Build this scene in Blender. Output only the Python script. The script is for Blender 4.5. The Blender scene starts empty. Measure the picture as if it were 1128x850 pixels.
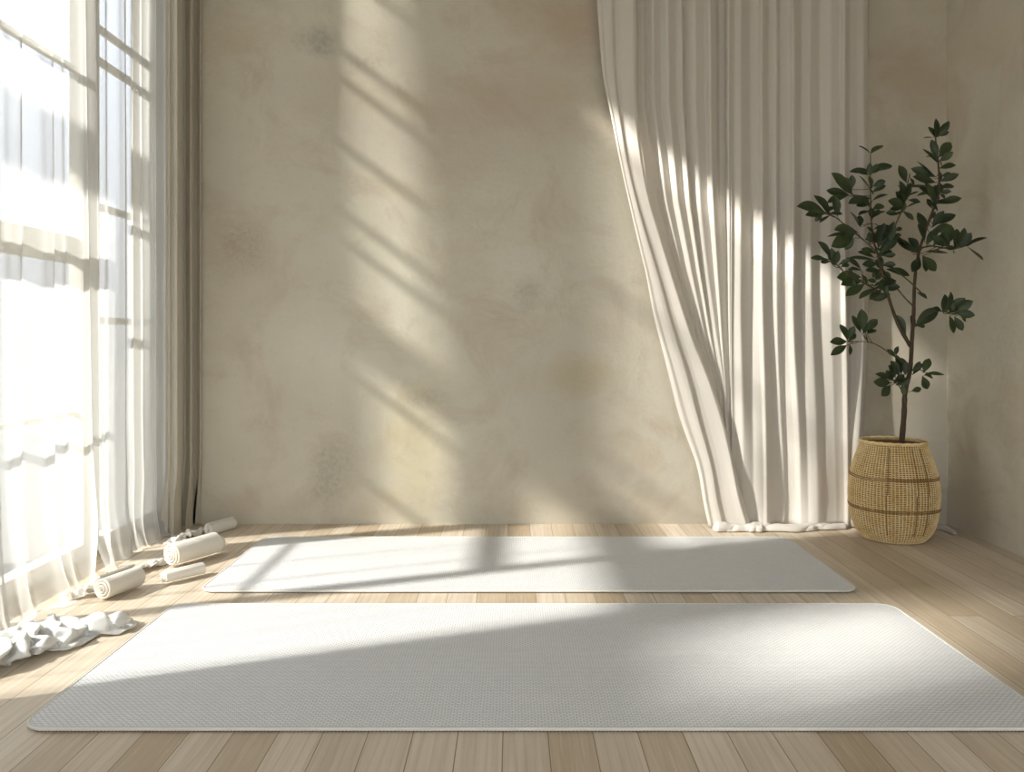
import bpy, bmesh, math, random
from mathutils import Vector, Matrix, noise
random.seed(7)
sc = bpy.context.scene
COL = sc.collection
F, CX, HY, CH = 900.0, 565.0, 370.0, 0.80      # focal length in px, vanishing point, eye height

def P(px, py, D):                              # pixel + depth -> room point
    return Vector(((px-CX)*D/F, D, CH-(py-HY)*D/F))
def lerp(a, b, t): return a+(b-a)*t
def smooth(a, b, x):
    t = min(1, max(0, (x-a)/(b-a))); return t*t*(3-2*t)
def interp(tab, x):
    if x <= tab[0][0]: return tab[0][1]
    for (x0, y0), (x1, y1) in zip(tab, tab[1:]):
        if x <= x1: return lerp(y0, y1, (x-x0)/(x1-x0))
    return tab[-1][1]

# ------------------------------------------------------------------ object helpers
def obj(name, bm, mat, parent=None, smooth_=True, kind=None):
    me = bpy.data.meshes.new(name); bm.normal_update(); bm.to_mesh(me); bm.free()
    if smooth_:
        for p in me.polygons: p.use_smooth = True
    me.materials.append(mat)
    o = bpy.data.objects.new(name, me); COL.objects.link(o)
    if parent: o.parent = parent
    if kind: o['kind'] = kind
    return o
def tag(o, label, cat, group=None):
    o['label'] = label; o['category'] = cat
    if group: o['group'] = group
    return o
def thing(name, label, cat, loc=(0,0,0), group=None):
    o = bpy.data.objects.new(name, None); COL.objects.link(o); o.location = loc
    o.empty_display_size = 0.05
    return tag(o, label, cat, group)
def box(bm, x0, x1, y0, y1, z0, z1):
    vs = [bm.verts.new(c) for c in ((x0,y0,z0),(x1,y0,z0),(x1,y1,z0),(x0,y1,z0),(x0,y0,z1),(x1,y0,z1),(x1,y1,z1),(x0,y1,z1))]
    for f in ((0,3,2,1),(4,5,6,7),(0,1,5,4),(1,2,6,5),(2,3,7,6),(3,0,4,7)): bm.faces.new([vs[i] for i in f])
def prism_x(bm, poly, x0, x1):                 # polygon of (y,z) extruded along x
    a = [bm.verts.new((x0, y, z)) for y, z in poly]; b = [bm.verts.new((x1, y, z)) for y, z in poly]
    bm.faces.new(a); bm.faces.new(b[::-1]); n = len(poly)
    for i in range(n): bm.faces.new((a[i], b[i], b[(i+1)%n], a[(i+1)%n]))
    bmesh.ops.recalc_face_normals(bm, faces=bm.faces)
def grid(bm, nu, nv, fn):
    vs = [[bm.verts.new(fn(i/nu, j/nv)) for i in range(nu+1)] for j in range(nv+1)]
    for j in range(nv):
        for i in range(nu): bm.faces.new((vs[j][i], vs[j][i+1], vs[j+1][i+1], vs[j+1][i]))
def tube(bm, pts, rads, n=10, caps=True):
    pts = [Vector(p) for p in pts]; rings = []
    for i, p in enumerate(pts):
        d = (pts[min(i+1, len(pts)-1)]-pts[max(i-1, 0)]).normalized()
        up = Vector((0,1,0)) if abs(d.y) < .9 else Vector((1,0,0))
        a = d.cross(up).normalized(); b = d.cross(a)
        rings.append([bm.verts.new(p+(a*math.cos(t)+b*math.sin(t))*rads[i]) for t in [2*math.pi*k/n for k in range(n)]])
    for r0, r1 in zip(rings, rings[1:]):
        for k in range(n): bm.faces.new((r0[k], r0[(k+1)%n], r1[(k+1)%n], r1[k]))
    if caps: bm.faces.new(rings[0]); bm.faces.new(rings[-1][::-1])
def catmull(pts, n=6):
    pts = [Vector(p) for p in pts]; out = []
    for i in range(len(pts)-1):
        p0, p1, p2, p3 = pts[max(i-1,0)], pts[i], pts[i+1], pts[min(i+2,len(pts)-1)]
        for k in range(n):
            t = k/n
            out.append(.5*((2*p1)+(p2-p0)*t+(2*p0-5*p1+4*p2-p3)*t*t+(3*p1-p0-3*p2+p3)*t**3))
    out.append(pts[-1]); return out

# ------------------------------------------------------------------ materials
def lin(r, g, b):
    f = lambda c: (c/255/12.92) if c/255 <= .04045 else ((c/255+.055)/1.055)**2.4
    return (f(r), f(g), f(b), 1)
class N:
    def __init__(s, name):
        s.m = bpy.data.materials.new(name); s.m.use_nodes = True; s.t = s.m.node_tree
        s.t.nodes.clear(); s.out = s.t.nodes.new('ShaderNodeOutputMaterial')
    def n(s, typ, ins=None, **kw):
        nd = s.t.nodes.new('ShaderNode'+typ)
        for k, v in kw.items(): setattr(nd, k, v)
        for k, v in (ins or {}).items():
            if isinstance(v, tuple) and len(v) == 2 and hasattr(v[0], 'outputs'):
                s.t.links.new(v[0].outputs[v[1]], nd.inputs[k])
            elif hasattr(v, 'outputs'): s.t.links.new(v.outputs[0], nd.inputs[k])
            else: nd.inputs[k].default_value = v
        return nd
    def math(s, op, a, b=0.0, c=None):
        ins = {0: a, 1: b}
        if c is not None: ins[2] = c
        return s.n('Math', ins, operation=op)
    def ramp(s, fac, stops):
        nd = s.n('ValToRGB', {0: fac}); cr = nd.color_ramp
        while len(cr.elements) < len(stops): cr.elements.new(.5)
        for e, (p, c) in zip(cr.elements, stops):
            e.position = p; e.color = c if isinstance(c, tuple) else (c, c, c, 1)
        return nd
    def mix(s, fac, a, b, blend='MIX'):
        nd = s.t.nodes.new('ShaderNodeMix'); nd.data_type = 'RGBA'; nd.blend_type = blend
        for i, v in ((0, fac), (6, a), (7, b)):
            if isinstance(v, tuple) and len(v) == 2: s.t.links.new(v[0].outputs[v[1]], nd.inputs[i])
            elif hasattr(v, 'outputs'): s.t.links.new(v.outputs[0], nd.inputs[i])
            else: nd.inputs[i].default_value = v
        return (nd, 2)
    def done(s, sh):
        s.t.links.new(sh.outputs[0], s.out.inputs[0]); return s.m
def simple(name, col, rough=.6, bump=None, spec=.3, sheen=0):
    g = N(name); ins = {'Base Color': col, 'Roughness': rough, 'Specular IOR Level': spec, 'Sheen Weight': sheen}
    if bump:
        tc = g.n('TexCoord'); nz = g.n('TexNoise', {'Vector': (tc, 'Object'), 'Scale': bump[0], 'Detail': 4})
        ins['Normal'] = g.n('Bump', {'Height': nz, 'Strength': bump[1], 'Distance': .004})
    return g.done(g.n('BsdfPrincipled', ins))

def plaster(name, base, stains, plane='xz', seed=0.0):
    g = N(name); tc = g.n('TexCoord'); vec = (tc, 'Object')
    off = g.n('VectorMath', {0: vec, 1: (seed, seed*.7, seed*1.3)}, operation='ADD')
    n1 = g.n('TexNoise', {'Vector': off, 'Scale': 1.1, 'Detail': 5, 'Roughness': .55, 'Distortion': .4})
    n2 = g.n('TexNoise', {'Vector': off, 'Scale': 3.2, 'Detail': 8, 'Roughness': .65, 'Distortion': .6})
    n3 = g.n('TexNoise', {'Vector': off, 'Scale': 55., 'Detail': 6, 'Roughness': .7})
    r, gg, b = base
    c0 = g.ramp(n1, [(.33, lin(r-9, gg-10, b-9)), (.5, lin(r, gg, b)), (.68, lin(r+7, gg+8, b+8))])
    k2 = g.ramp(n2, [(.5, 0.), (.66, .62)])
    c1 = g.mix(k2, c0, lin(r-20, gg-27, b-30))
    n4 = g.n('TexNoise', {'Vector': g.n('VectorMath', {0: off, 1: (1.3, 1, 2.2)}, operation='MULTIPLY'), 'Scale': 1.7, 'Detail': 9, 'Roughness': .72})
    c2 = g.mix(g.ramp(n4, [(.5, 0.), (.68, .6)]), c1, lin(r-8, gg-13, b-20))
    speck = g.ramp(n3, [(.58, 0.), (.72, .35)])
    for (cx, cz, rx, rz, colr, amt, spk) in stains:
        # a blotch with a ragged edge at one place on the wall
        d = g.n('VectorMath', {0: vec, 1: (cx, 0, cz) if plane == 'xz' else (0, cx, cz)}, operation='SUBTRACT')
        sx = (1/rx, 0, 1/rz) if plane == 'xz' else (0, 1/rx, 1/rz)
        d = g.n('VectorMath', {0: d, 1: sx}, operation='MULTIPLY')
        wob = g.n('VectorMath', {0: d, 1: g.n('VectorMath', {0: g.n('VectorMath', {0: (n2, 'Color'), 1: (.5,.5,.5)}, operation='SUBTRACT'), 1: (2.4,2.4,2.4)}, operation='MULTIPLY')}, operation='ADD')
        ln = g.n('VectorMath', {0: wob}, operation='LENGTH')
        m = g.n('MapRange', {0: (ln, 'Value'), 1: 1.25, 2: .35, 3: 0., 4: amt})
        if spk: m = g.math('MULTIPLY', m, g.ramp(n3, [(.35, .3), (.65, .95)]))
        c2 = g.mix(m, c2, lin(*colr))
    c3 = g.mix(speck, c2, lin(r-22, gg-25, b-26))
    h = g.math('ADD', g.math('MULTIPLY', n3, .35), g.math('MULTIPLY', n2, 1.))
    bp = g.n('Bump', {'Height': h, 'Strength': .35, 'Distance': .012})
    return g.done(g.n('BsdfPrincipled', {'Base Color': c3, 'Roughness': .85, 'Specular IOR Level': .15, 'Normal': bp}))

BS = .8/207
def wx(px): return (px-CX)*BS*1.0
def wz(py): return CH-(py-HY)*BS
M = {}
brown, grey, yel = (128,110,88), (112,108,98), (202,190,148)
M['wall_back'] = plaster('back_wall_plaster', (194,188,172), [
    (wx(268), wz(275), .14, .16, brown, .40, True), (wx(365), wz(515), .10, .16, grey, .40, True),
    (wx(350), wz(45), .10, .07, grey, .50, True), (wx(400), wz(70), .12, .06, brown, .3, True),
    (wx(455), wz(500), .17, .30, yel, .38, False), (wx(640), wz(415), .16, .10, (170,158,122), .45, False),
    (wx(580), wz(325), .07, .07, grey, .35, True), (wx(630), wz(25), .35, .14, (172,150,126), .45, False),
    (wx(560), wz(110), .35, .16, (180,160,138), .35, False), (wx(285), wz(470), .10, .05, brown, .3, True),
    (wx(470), wz(440), .10, .04, grey, .3, True), (wx(1000), wz(90), .2, .18, (165,148,124), .4, False)])
M['wall_right'] = plaster('right_wall_plaster', (206,200,184), [
    (3.1, .75, .12, .4, grey, .2, True), (2.9, 1.75, .18, .12, brown, .15, False)], 'yz', 4.2)
M['wall_plain'] = plaster('side_wall_plaster', (196,188,170), [], 'yz', 8.1)
M['ceiling'] = simple('ceiling_paint', lin(160,154,142), .9, (20,.1))

def floor_mat():
    g = N('oak_planks'); tc = g.n('TexCoord')
    mp = g.n('Mapping', {'Vector': (tc, 'Object'), 'Rotation': (0,0,math.radians(90)), 'Location': (.35, .02, 0)})
    kw = dict(offset=.37, offset_frequency=2, squash=1.0)
    br = g.n('TexBrick', {'Vector': mp, 'Color1': (0,0,0,1), 'Color2': (1,1,1,1), 'Mortar': (.5,.5,.5,1), 'Scale': 1.,
             'Mortar Size': .0011, 'Mortar Smooth': .3, 'Bias': 0., 'Brick Width': 1.45, 'Row Height': .0905}, **kw)
    rnd = (br, 'Color')
    tone = g.ramp(rnd, [(0., lin(168,150,122)), (.14, lin(190,174,150)), (.3, lin(202,188,166)), (.5, lin(211,199,180)), (.82, lin(218,206,188)), (1., lin(198,186,168))])
    # grain, shifted per plank
    sh = g.n('VectorMath', {0: rnd, 1: (7.,3.,0.)}, operation='MULTIPLY')
    pos = g.n('VectorMath', {0: (tc, 'Object'), 1: sh}, operation='ADD')
    st = g.n('VectorMath', {0: pos, 1: (38., 1.6, 1.)}, operation='MULTIPLY')
    g1 = g.n('TexNoise', {'Vector': st, 'Scale': 1., 'Detail': 6, 'Roughness': .62, 'Distortion': .35})
    st2 = g.n('VectorMath', {0: pos, 1: (11., .75, 1.)}, operation='MULTIPLY')
    g2 = g.n('TexNoise', {'Vector': st2, 'Scale': 1., 'Detail': 3, 'Distortion': 1.1})
    rings = g.n('TexWave', {'Vector': g.n('VectorMath', {0: pos, 1: (9., .9, 1.)}, operation='MULTIPLY'), 'Scale': 1.7, 'Distortion': 7., 'Detail': 3, 'Detail Scale': .8}, wave_type='BANDS', bands_direction='X')
    st3 = g.n('VectorMath', {0: pos, 1: (170., 6., 1.)}, operation='MULTIPLY')
    g3 = g.n('TexNoise', {'Vector': st3, 'Scale': 1., 'Detail': 3})
    c = g.mix(g.ramp(g1, [(.40, .0), (.68, .42)]), tone, lin(176,156,130))
    c = g.mix(g.ramp(g2, [(.35, .28), (.6, 0.)]), c, lin(182,163,138))
    c = g.mix(g.ramp(rings, [(0., .22), (.35, 0.)]), c, lin(166,145,118))
    c = g.mix(g.ramp(g3, [(.5, 0.), (.75, .3)]), c, lin(226,214,192))
    c = g.mix((br, 'Fac'), c, lin(134,115,88))
    hh = g.math('SUBTRACT', g.math('MULTIPLY', g1, .12), (br, 'Fac'))
    bp = g.n('Bump', {'Height': hh, 'Strength': .5, 'Distance': .0015})
    rg = g.ramp(g1, [(.3, .42), (.7, .58)])
    return g.done(g.n('BsdfPrincipled', {'Base Color': c, 'Roughness': rg, 'Specular IOR Level': .35, 'Normal': bp}))
M['floor'] = floor_mat()

def mat_weave():
    g = N('woven_mat_fabric'); tc = g.n('TexCoord')
    wob = g.n('TexNoise', {'Vector': (tc, 'Object'), 'Scale': 14., 'Detail': 2})
    v = g.n('VectorMath', {0: (tc, 'Object'), 1: g.n('VectorMath', {0: g.n('VectorMath', {0: (wob, 'Color'), 1: (.5,.5,.5)}, operation='SUBTRACT'), 1: (.006,.006,0)}, operation='MULTIPLY')}, operation='ADD')
    br = g.n('TexBrick', {'Vector': v, 'Color1': (0,0,0,1), 'Color2': (1,1,1,1), 'Scale': 1., 'Mortar Size': .0016,
             'Mortar Smooth': .9, 'Brick Width': .0135, 'Row Height': .0066}, offset=.5, offset_frequency=2)
    big = g.n('TexNoise', {'Vector': (tc, 'Object'), 'Scale': 5., 'Detail': 6, 'Roughness': .6})
    c = g.mix((br, 'Color'), lin(240,241,242), lin(247,248,249))
    c = g.mix(g.ramp(big, [(.45, 0.), (.7, .3)]), c, lin(232,233,233))
    c = g.mix(g.math('MULTIPLY', (br, 'Fac'), .7), c, lin(170,170,166))
    nz = g.n('TexNoise', {'Vector': (tc, 'Object'), 'Scale': 420., 'Detail': 2})
    h = g.math('SUBTRACT', g.math('MULTIPLY', nz, .4), (br, 'Fac'))
    bp = g.n('Bump', {'Height': h, 'Strength': .9, 'Distance': .0022})
    return g.done(g.n('BsdfPrincipled', {'Base Color': c, 'Roughness': .85, 'Specular IOR Level': .2, 'Normal': bp, 'Sheen Weight': .1}))
M['mat'] = mat_weave()
M['mat_edge'] = simple('mat_overlock_thread', lin(222,220,212), .8, (300,.5))
M['mat_sole'] = simple('mat_rubber_backing', lin(92,80,66), .8)

def cloth(name, col, transp, transl, rough=.7, weave=900., spec=.2, sheen=.15, edge=True):
    g = N(name); tc = g.n('TexCoord')
    fine = g.n('TexNoise', {'Vector': g.n('VectorMath', {0: (tc, 'Object'), 1: (1., 1., .15)}, operation='MULTIPLY'), 'Scale': weave*.25, 'Detail': 3})
    cc = g.mix(g.ramp(fine, [(.35, .10), (.65, 0.)]), col, (col[0]*.8, col[1]*.8, col[2]*.8, 1))
    bp = g.n('Bump', {'Height': fine, 'Strength': .12, 'Distance': .001})
    d = g.n('BsdfPrincipled', {'Base Color': cc, 'Roughness': rough, 'Specular IOR Level': spec, 'Sheen Weight': sheen, 'Normal': bp})
    sh = d
    if transl:
        t = g.n('BsdfTranslucent', {'Color': cc}); sh = g.n('MixShader', {0: transl, 1: d, 2: t})
    if transp:
        # thin open weave: the share of open gaps falls where the cloth turns edge-on
        lw = g.n('LayerWeight', {'Blend': .5})
        op = g.math('MULTIPLY', g.math('POWER', g.math('SUBTRACT', 1., (lw, 'Facing')), .6), transp)
        tr = g.n('BsdfTransparent'); sh = g.n('MixShader', {0: op, 1: sh, 2: tr})
    return g.done(sh)
M['sheer'] = cloth('sheer_voile', lin(200,200,196), .42, .30, .8, spec=.05)
M['drape'] = cloth('greige_drape_cloth', lin(190,183,168), 0, .12, .8)
M['linen'] = cloth('offwhite_curtain_cloth', lin(228,223,214), 0, .32, .6, sheen=.25)
M['satin'] = cloth('crumpled_satin', lin(236,236,233), 0, .25, .35, spec=.5)
M['crumple'] = cloth('crumpled_cotton', lin(236,233,226), 0, .2, .7)
M['towel'] = simple('rolled_towel_cotton', lin(226,221,210), .85, (500,.5), sheen=.3)
M['foil'] = simple('rolled_satin_cloth', lin(230,226,217), .4, (60,.15), spec=.5)
M['frame'] = simple('window_frame_paint', lin(212,208,197), .5)
M['blocker'] = simple('sun_blocker_finish', lin(205,200,190), .9, (8,.2))
M['paving'] = simple('garden_paving', lin(112,110,104), .9, (6,.3))
M['rod'] = simple('brushed_metal_rod', lin(120,112,98), .35)
M['leaf'] = None
g = N('glass_pane'); M['glass'] = g.done(g.n('MixShader', {0: .93, 1: g.n('BsdfGlossy', {'Roughness': .02}), 2: g.n('BsdfTransparent')}))

# ------------------------------------------------------------------ room shell
XR, YB, ZC = (1043-CX)*BS, 720/207, 3.30
XW0, XW1 = -1.62, -1.50                         # left wall thickness
YF = -1.8
bm = bmesh.new(); box(bm, XW1-.0, XR, YF, YB, -.12, 0); obj('floor', bm, M['floor'], smooth_=False, kind='structure')
bm = bmesh.new(); box(bm, XW0, XR, YF, YB, ZC, ZC+.1); obj('ceiling', bm, M['ceiling'], smooth_=False, kind='structure')
bm = bmesh.new(); box(bm, XW0, XR+.12, YB, YB+.12, -.12, ZC+1.0); obj('wall_back', bm, M['wall_back'], smooth_=False, kind='structure')
bm = bmesh.new(); box(bm, XR, XR+.12, YF, YB, -.12, ZC+.1); obj('wall_right', bm, M['wall_right'], smooth_=False, kind='structure')
W1 = (1.60, YB-.01, .02, 3.24)                  # y0,y1,z0,z1 tall glazing
W2 = (.80, 1.50, 1.20, 2.50)
bm = bmesh.new()
box(bm, XW0, XW1, YF, W2[0], -.12, 4.4)
box(bm, XW0, XW1, W2[1], W1[0], -.12, 4.4)
box(bm, XW0, XW1, W2[0], W2[1], -.12, W2[2]); box(bm, XW0, XW1, W2[0], W2[1], W2[3], 4.4)
box(bm, XW0, XW1, W1[0], W1[1], -.12, W1[2]); box(bm, XW0, XW1, W1[0], W1[1], W1[3], 4.4)
box(bm, XW0, XW1, W1[1], YB, -.12, 4.4)
obj('wall_left', bm, M['wall_plain'], smooth_=False, kind='structure')
# front wall far behind the viewer, with a wide opening added for fill light
bm = bmesh.new()
FO = (-1.45, 1.7, .1, 3.1)
box(bm, XW0, FO[0], YF-.12, YF, -.12, ZC+.1); box(bm, FO[1], XR+.12, YF-.12, YF, -.12, ZC+.1)
box(bm, FO[0], FO[1], YF-.12, YF, -.12, FO[2]); box(bm, FO[0], FO[1], YF-.12, YF, FO[3], ZC+.1)
obj('wall_front', bm, M['wall_plain'], smooth_=False, kind='structure')

XF0, XF1 = -1.555, -1.505
def window(name, w, mulls, bars):
    fr = bmesh.new(); y0, y1, z0, z1 = w
    box(fr, XF0, XF1, y0, y0+.035, z0, z1); box(fr, XF0, XF1, y1-.02, y1, z0, z1)
    box(fr, XF0, XF1, y0, y1, z0, z0+.05); box(fr, XF0, XF1, y0, y1, z1-.04, z1)
    o = obj(name, fr, M['frame'], smooth_=False, kind='structure')
    for a, b in mulls:
        m = bmesh.new(); box(m, XF0+.002, XF1+.002, a, b, z0+.05, z1-.04)
        obj('mullion', m, M['frame'], o, smooth_=False, kind='structure')
    for (a, b, c, d) in bars:
        m = bmesh.new(); thn = d-c < .12; box(m, -1.540 if thn else XF0+.006, -1.526 if thn else XF1-.010, a, b, c, d)
        obj('glazing_bar', m, M['frame'], o, smooth_=False, kind='structure')
    m = bmesh.new(); box(m, -1.5345, -1.5315, y0+.03, y1-.02, z0+.04, z1-.03)
    obj('pane', m, M['glass'], o, smooth_=False, kind='structure')
    return o
zs = .097                                       # how far the sun drops between frame and cloth
bars = []
for a, b in ((1.635, 2.17), (2.22, 2.86)):
    bars += ([(a, b, .52, .537)] if a > 2 else [])+[(a, b, 1.72, 1.742), (a, b, 2.45, 2.47)]
bars.append((2.22, 2.86, 1.05, 1.145))
for z, h in ((.76, .026), (1.18, .026), (1.72, .028), (1.84, .026), (2.12, .026), (2.40, .028), (2.52, .026), (2.86, .026)):
    bars.append((2.97, YB-.04, z+zs-h/2, z+zs+h/2))
window('window_1', W1, [(2.17, 2.22), (2.86, 2.97)], bars)
window('window_2', W2, [], [])

# ------------------------------------------------------------------ outside: ground, plus an added slab and panels that shape the sun
def ext(name, poly, G, kind='structure', t=.05):  # panel added out of view to cut the sun patches into shape
    bm = bmesh.new(); prism_x(bm, [(y-.39*G, z+.75*G) for y, z in poly], -1.4-G-t, -1.4-G)
    return obj(name, bm, M['blocker'], smooth_=False, kind=kind)
bm = bmesh.new(); box(bm, -2.9, XW0, -1.8, YB+.6, 4.40, 4.5); obj('sun_blocker_1', bm, M['blocker'], smooth_=False, kind='structure')  # unseen slab added to cut off the top of the sun patches
ext('sun_blocker_2', [(3.105, -.6), (3.55, -.6), (3.55, 3.75), (3.25, 3.75)], .8)
ext('sun_blocker_3', [(2.765, 1.47), (3.03, 1.47), (3.15, 3.75), (2.765, 3.75)], .8)
ext('sun_blocker_4', [(1.55, 1.30), (3.45, 1.30), (3.45, 1.48), (1.55, 1.48)], .75)
ext('sun_blocker_5', [(1.45, 1.40), (2.26, 1.40), (2.26, 3.4), (1.45, 3.4)], 3.0)
ext('sun_blocker_6', [(1.45, -2.3), (1.66, -2.3), (1.66, 1.4), (1.45, 1.4)], 3.0)
ext('sun_blocker_7', [(.3, -2.3), (1.45, -2.3), (1.45, 1.44), (.3, 1.38)], 4.5)
ext('sun_blocker_8', [(.3, 1.3), (.98, 1.40), (1.02, 2.0), (1.45, 2.1), (1.45, 3.4), (.3, 3.4)], 4.5)
bm = bmesh.new(); box(bm, -30, XW0, -14, 30, -.2, -.12); obj('ground', bm, M['paving'], smooth_=False, kind='structure')

# ------------------------------------------------------------------ sheer curtains on the left
CXX = -1.40
def ypx(px): return F*1.40/(CX-px)
def sheer(edges, seed, drift):
    # edges: Y of the creases between soft bulges
    n_per = 22; us = []
    for a, b in zip(edges, edges[1:]):
        for k in range(n_per): us.append((a, b, k/n_per))
    us.append((edges[-2], edges[-1], 1.0))
    NZ = 110; bm = bmesh.new(); rows = []
    for j in range(NZ+1):
        v = j/NZ; z = 2.95*(1-v)
        if z < 0: z = 0
        row = []
        for (a, b, t) in us:
            w = b-a; yy = lerp(a, b, t)
            id_ = a*7.3+seed
            amp = (.007+.18*w)*(.75+.35*noise.noise(Vector((id_, z*.5, 3))))
            low = smooth(.55, 0, z)
            prof = math.sin(math.pi*t)**.62
            skew = .18*noise.noise(Vector((id_*2, z*.8, 9)))
            prof2 = math.sin(math.pi*min(1, max(0, t+skew*math.sin(math.pi*t))))**.62
            x = CXX-.03+amp*prof2*(1+.7*low)
            # small secondary ripple and swing
            x += .006*noise.noise(Vector((yy*9, z*.7, seed)))+.006*math.sin(yy*31+z*.6+seed)*prof+.0035*math.sin(yy*92+1.5*noise.noise(Vector((yy*4, z*.5, 2))))*prof
            x += .018*low*noise.noise(Vector((yy*5, z*5, seed+2)))
            y = yy+drift(yy, z)+.012*noise.noise(Vector((yy*3, z*.6, seed+5)))*min(1, abs(yy-ypx(101))/.15)
            if z < .16:                          # kicks out where it meets the boards
                k = (1-z/.16)**2; x += .05*k*(.5+noise.noise(Vector((yy*6, 1, seed)))); y += -.03*k*prof
            row.append(bm.verts.new((x, y, max(z, .004+.004*prof))))
        rows.append(row)
    for r0, r1 in zip(rows, rows[1:]):
        for i in range(len(r0)-1): bm.faces.new((r0[i], r0[i+1], r1[i+1], r1[i]))
    return bm
eA = [.62, .74, .83, .94, 1.03, 1.15, 1.22, 1.30, 1.40, 1.49, 1.60, 1.69, 1.80, 1.88, 1.99, 2.08, 2.17, ypx(8), ypx(35), ypx(65), ypx(76), ypx(101)-.004]
eB = [ypx(101), ypx(113), ypx(125), ypx(147), ypx(155), ypx(163), ypx(178), ypx(189)]
o = obj('sheer_curtain', sheer(eA, 1.3, lambda y, z: .06*(1-z/2.9)*smooth(2.3, 2.7, y)), M['sheer'])
tag(o, 'white sheer curtain nearest the viewer, glowing at the left edge of the room', 'curtain')
o = obj('sheer_curtain', sheer(eB, 5.1, lambda y, z: .06*(1-z/2.9)*smooth(3.0, 2.7, y)), M['sheer'])
tag(o, 'white sheer curtain hanging beside the narrow greige drape by the corner', 'curtain')

# greige drape in the back left corner
def drape():
    bm = bmesh.new(); NZ = 60; NU = 90; rows = []
    edges = [(183, -1.385), (188, -1.368), (196, -1.33), (203, -1.372), (211, -1.325), (214, -1.36), (221.5, -1.318), (222.6, -1.335)]
    for j in range(NZ+1):
        v = j/NZ; z = 2.95*(1-v)
        row = []
        for i in range(NU+1):
            s = i/NU*(len(edges)-1); k = min(int(s), len(edges)-2); f = s-k
            f2 = .5-.5*math.cos(math.pi*f)
            px = lerp(edges[k][0], edges[k+1][0], f); x = lerp(edges[k][1], edges[k+1][1], f2)
            px += .6*noise.noise(Vector((k*3., z, 1)))
            y = F*(-x)/(CX-px)
            y = min(y, YB-.006)
            zz = z
            low = smooth(.30, .0, z)
            x -= .025*low*(.5+.5*math.cos(f*6.28))
            row.append(bm.verts.new((x, y, max(.004, zz))))
        rows.append(row)
    for r0, r1 in zip(rows, rows[1:]):
        for i in range(NU): bm.faces.new((r0[i], r0[i+1], r1[i+1], r1[i]))
    return bm
o = obj('drape', drape(), M['drape'])
tag(o, 'narrow greige opaque drape bunched in the left back corner', 'curtain')

# rods above the picture
def rod(a, b, label):
    r = thing('curtain_rod', label, 'curtain rod', ((a[0]+b[0])/2, (a[1]+b[1])/2, a[2]))
    bm = bmesh.new(); tube(bm, [Vector(a)-r.location, Vector(b)-r.location], [.014, .014], 14); obj('pole', bm, M['rod'], r)
    d = (Vector(b)-Vector(a)).normalized()
    for e in (a, b):
        bm = bmesh.new(); bmesh.ops.create_uvsphere(bm, u_segments=14, v_segments=8, radius=.026)
        bmesh.ops.translate(bm, verts=bm.verts, vec=Vector(e)-r.location); obj('finial', bm, M['rod'], r)
    return r
r = rod((-1.395, .45, 2.965), (-1.395, 3.42, 2.965), 'curtain rod over the left windows')
for y in (.6, 2.0, 3.3):
    bm = bmesh.new(); box(bm, -.11, 0, y-r.location.y-.01, y-r.location.y+.01, -.01, .01); obj('bracket', bm, M['rod'], r, smooth_=False)
r = rod((.30, 3.375, 2.965), (1.75, 3.375, 2.965), 'curtain rod on the back wall')
for x in (.4, 1.6):
    bm = bmesh.new(); box(bm, x-r.location.x-.01, x-r.location.x+.01, 0, YB-3.375, -.01, .01); obj('bracket', bm, M['rod'], r, smooth_=False)

# ------------------------------------------------------------------ off-white curtain on the back wall
cur = thing('long_curtain', 'long off-white curtain on the back wall, swept to one side and puddling on the floor', 'curtain', ((830-CX)*BS, 3.38, 0))
def rel(o): # keep world-space vertices while parented to an Empty that is not at the origin
    o.matrix_parent_inverse = Matrix.Translation(-o.parent.location); return o
# (px at the top, distance in front of the wall) from left to right; ridges and valleys
mainprof = [(690,.035),(701,.060),(706,.030),(713,.062),(722,.035),(730,.078),(739,.045),(746.5,.088),(749,.040),(762,.070),(774,.046),
            (779,.094),(787,.060),(789.5,.024),(799,.026),(801,.100),(808,.070),(816,.086),(826,.044),(836,.070),(839,.100),(847,.058),
            (853,.076),(856,.088),(858,.054),(869,.068),(873,.104),(882,.060),(893,.078),(903,.052),(915,.078),(926,.068),(931,.106),(935,.045),(944,.040),(952,.052),(956,.020)]
mainprof = [(p, .058+(d-.058)*.74) for p, d in mainprof]
Lmain = [(-180, 694), (0, 698), (120, 700), (224, 716), (300, 738), (370, 762), (410, 778), (458, 790), (540, 806), (590, 815)]
def main_panel():
    NU, NV = 420, 110; bm = bmesh.new()
    tops = [p for p, d in mainprof]; t0, t1 = tops[0], tops[-1]
    ends = []
    def fn(u, v):
        t = lerp(t0, t1, u); d = interp(mainprof, t)
        # round the kinks a little
        d = (d*2+interp(mainprof, t-1.2)+interp(mainprof, t+1.2))/4
        z = lerp(2.95, .006, v); py = HY-(z-CH)/BS
        px = t
        L = interp(Lmain, py)
        if t < 805: px = 805-(805-t)*(805-L)/(805-t0)*(1.0)
        if t < 805: d = lerp(.055, d, max(.10, (805-L)/107)**1.3)
        low = smooth(300, 575, py)
        px += low*(9*math.sin((t-800)/150*math.pi)*(1 if t > 800 else 0)) - low*8*smooth(925, 956, t)
        px += 1.6*noise.noise(Vector((t*.05, py*.006, 2)))
        amp = 1+.35*low*noise.noise(Vector((t*.03, py*.01, 7)))
        # folds open out into softer, wider waves near the floor
        soft = .062+.030*math.sin((t-700)/37*2*math.pi*.62+.6)
        d = lerp(d, soft, .55*low)
        d *= amp
        if py > 545: d += .022*(1-smooth(915, 945, t))*((py-545)/32)**2*(.6+.5*noise.noise(Vector((t*.04, 3, 3))))
        d = max(.012, d)
        y = YB-d
        return Vector(((px-CX)*y/F, y, z))
    grid(bm, NU, NV, fn); return bm
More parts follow.
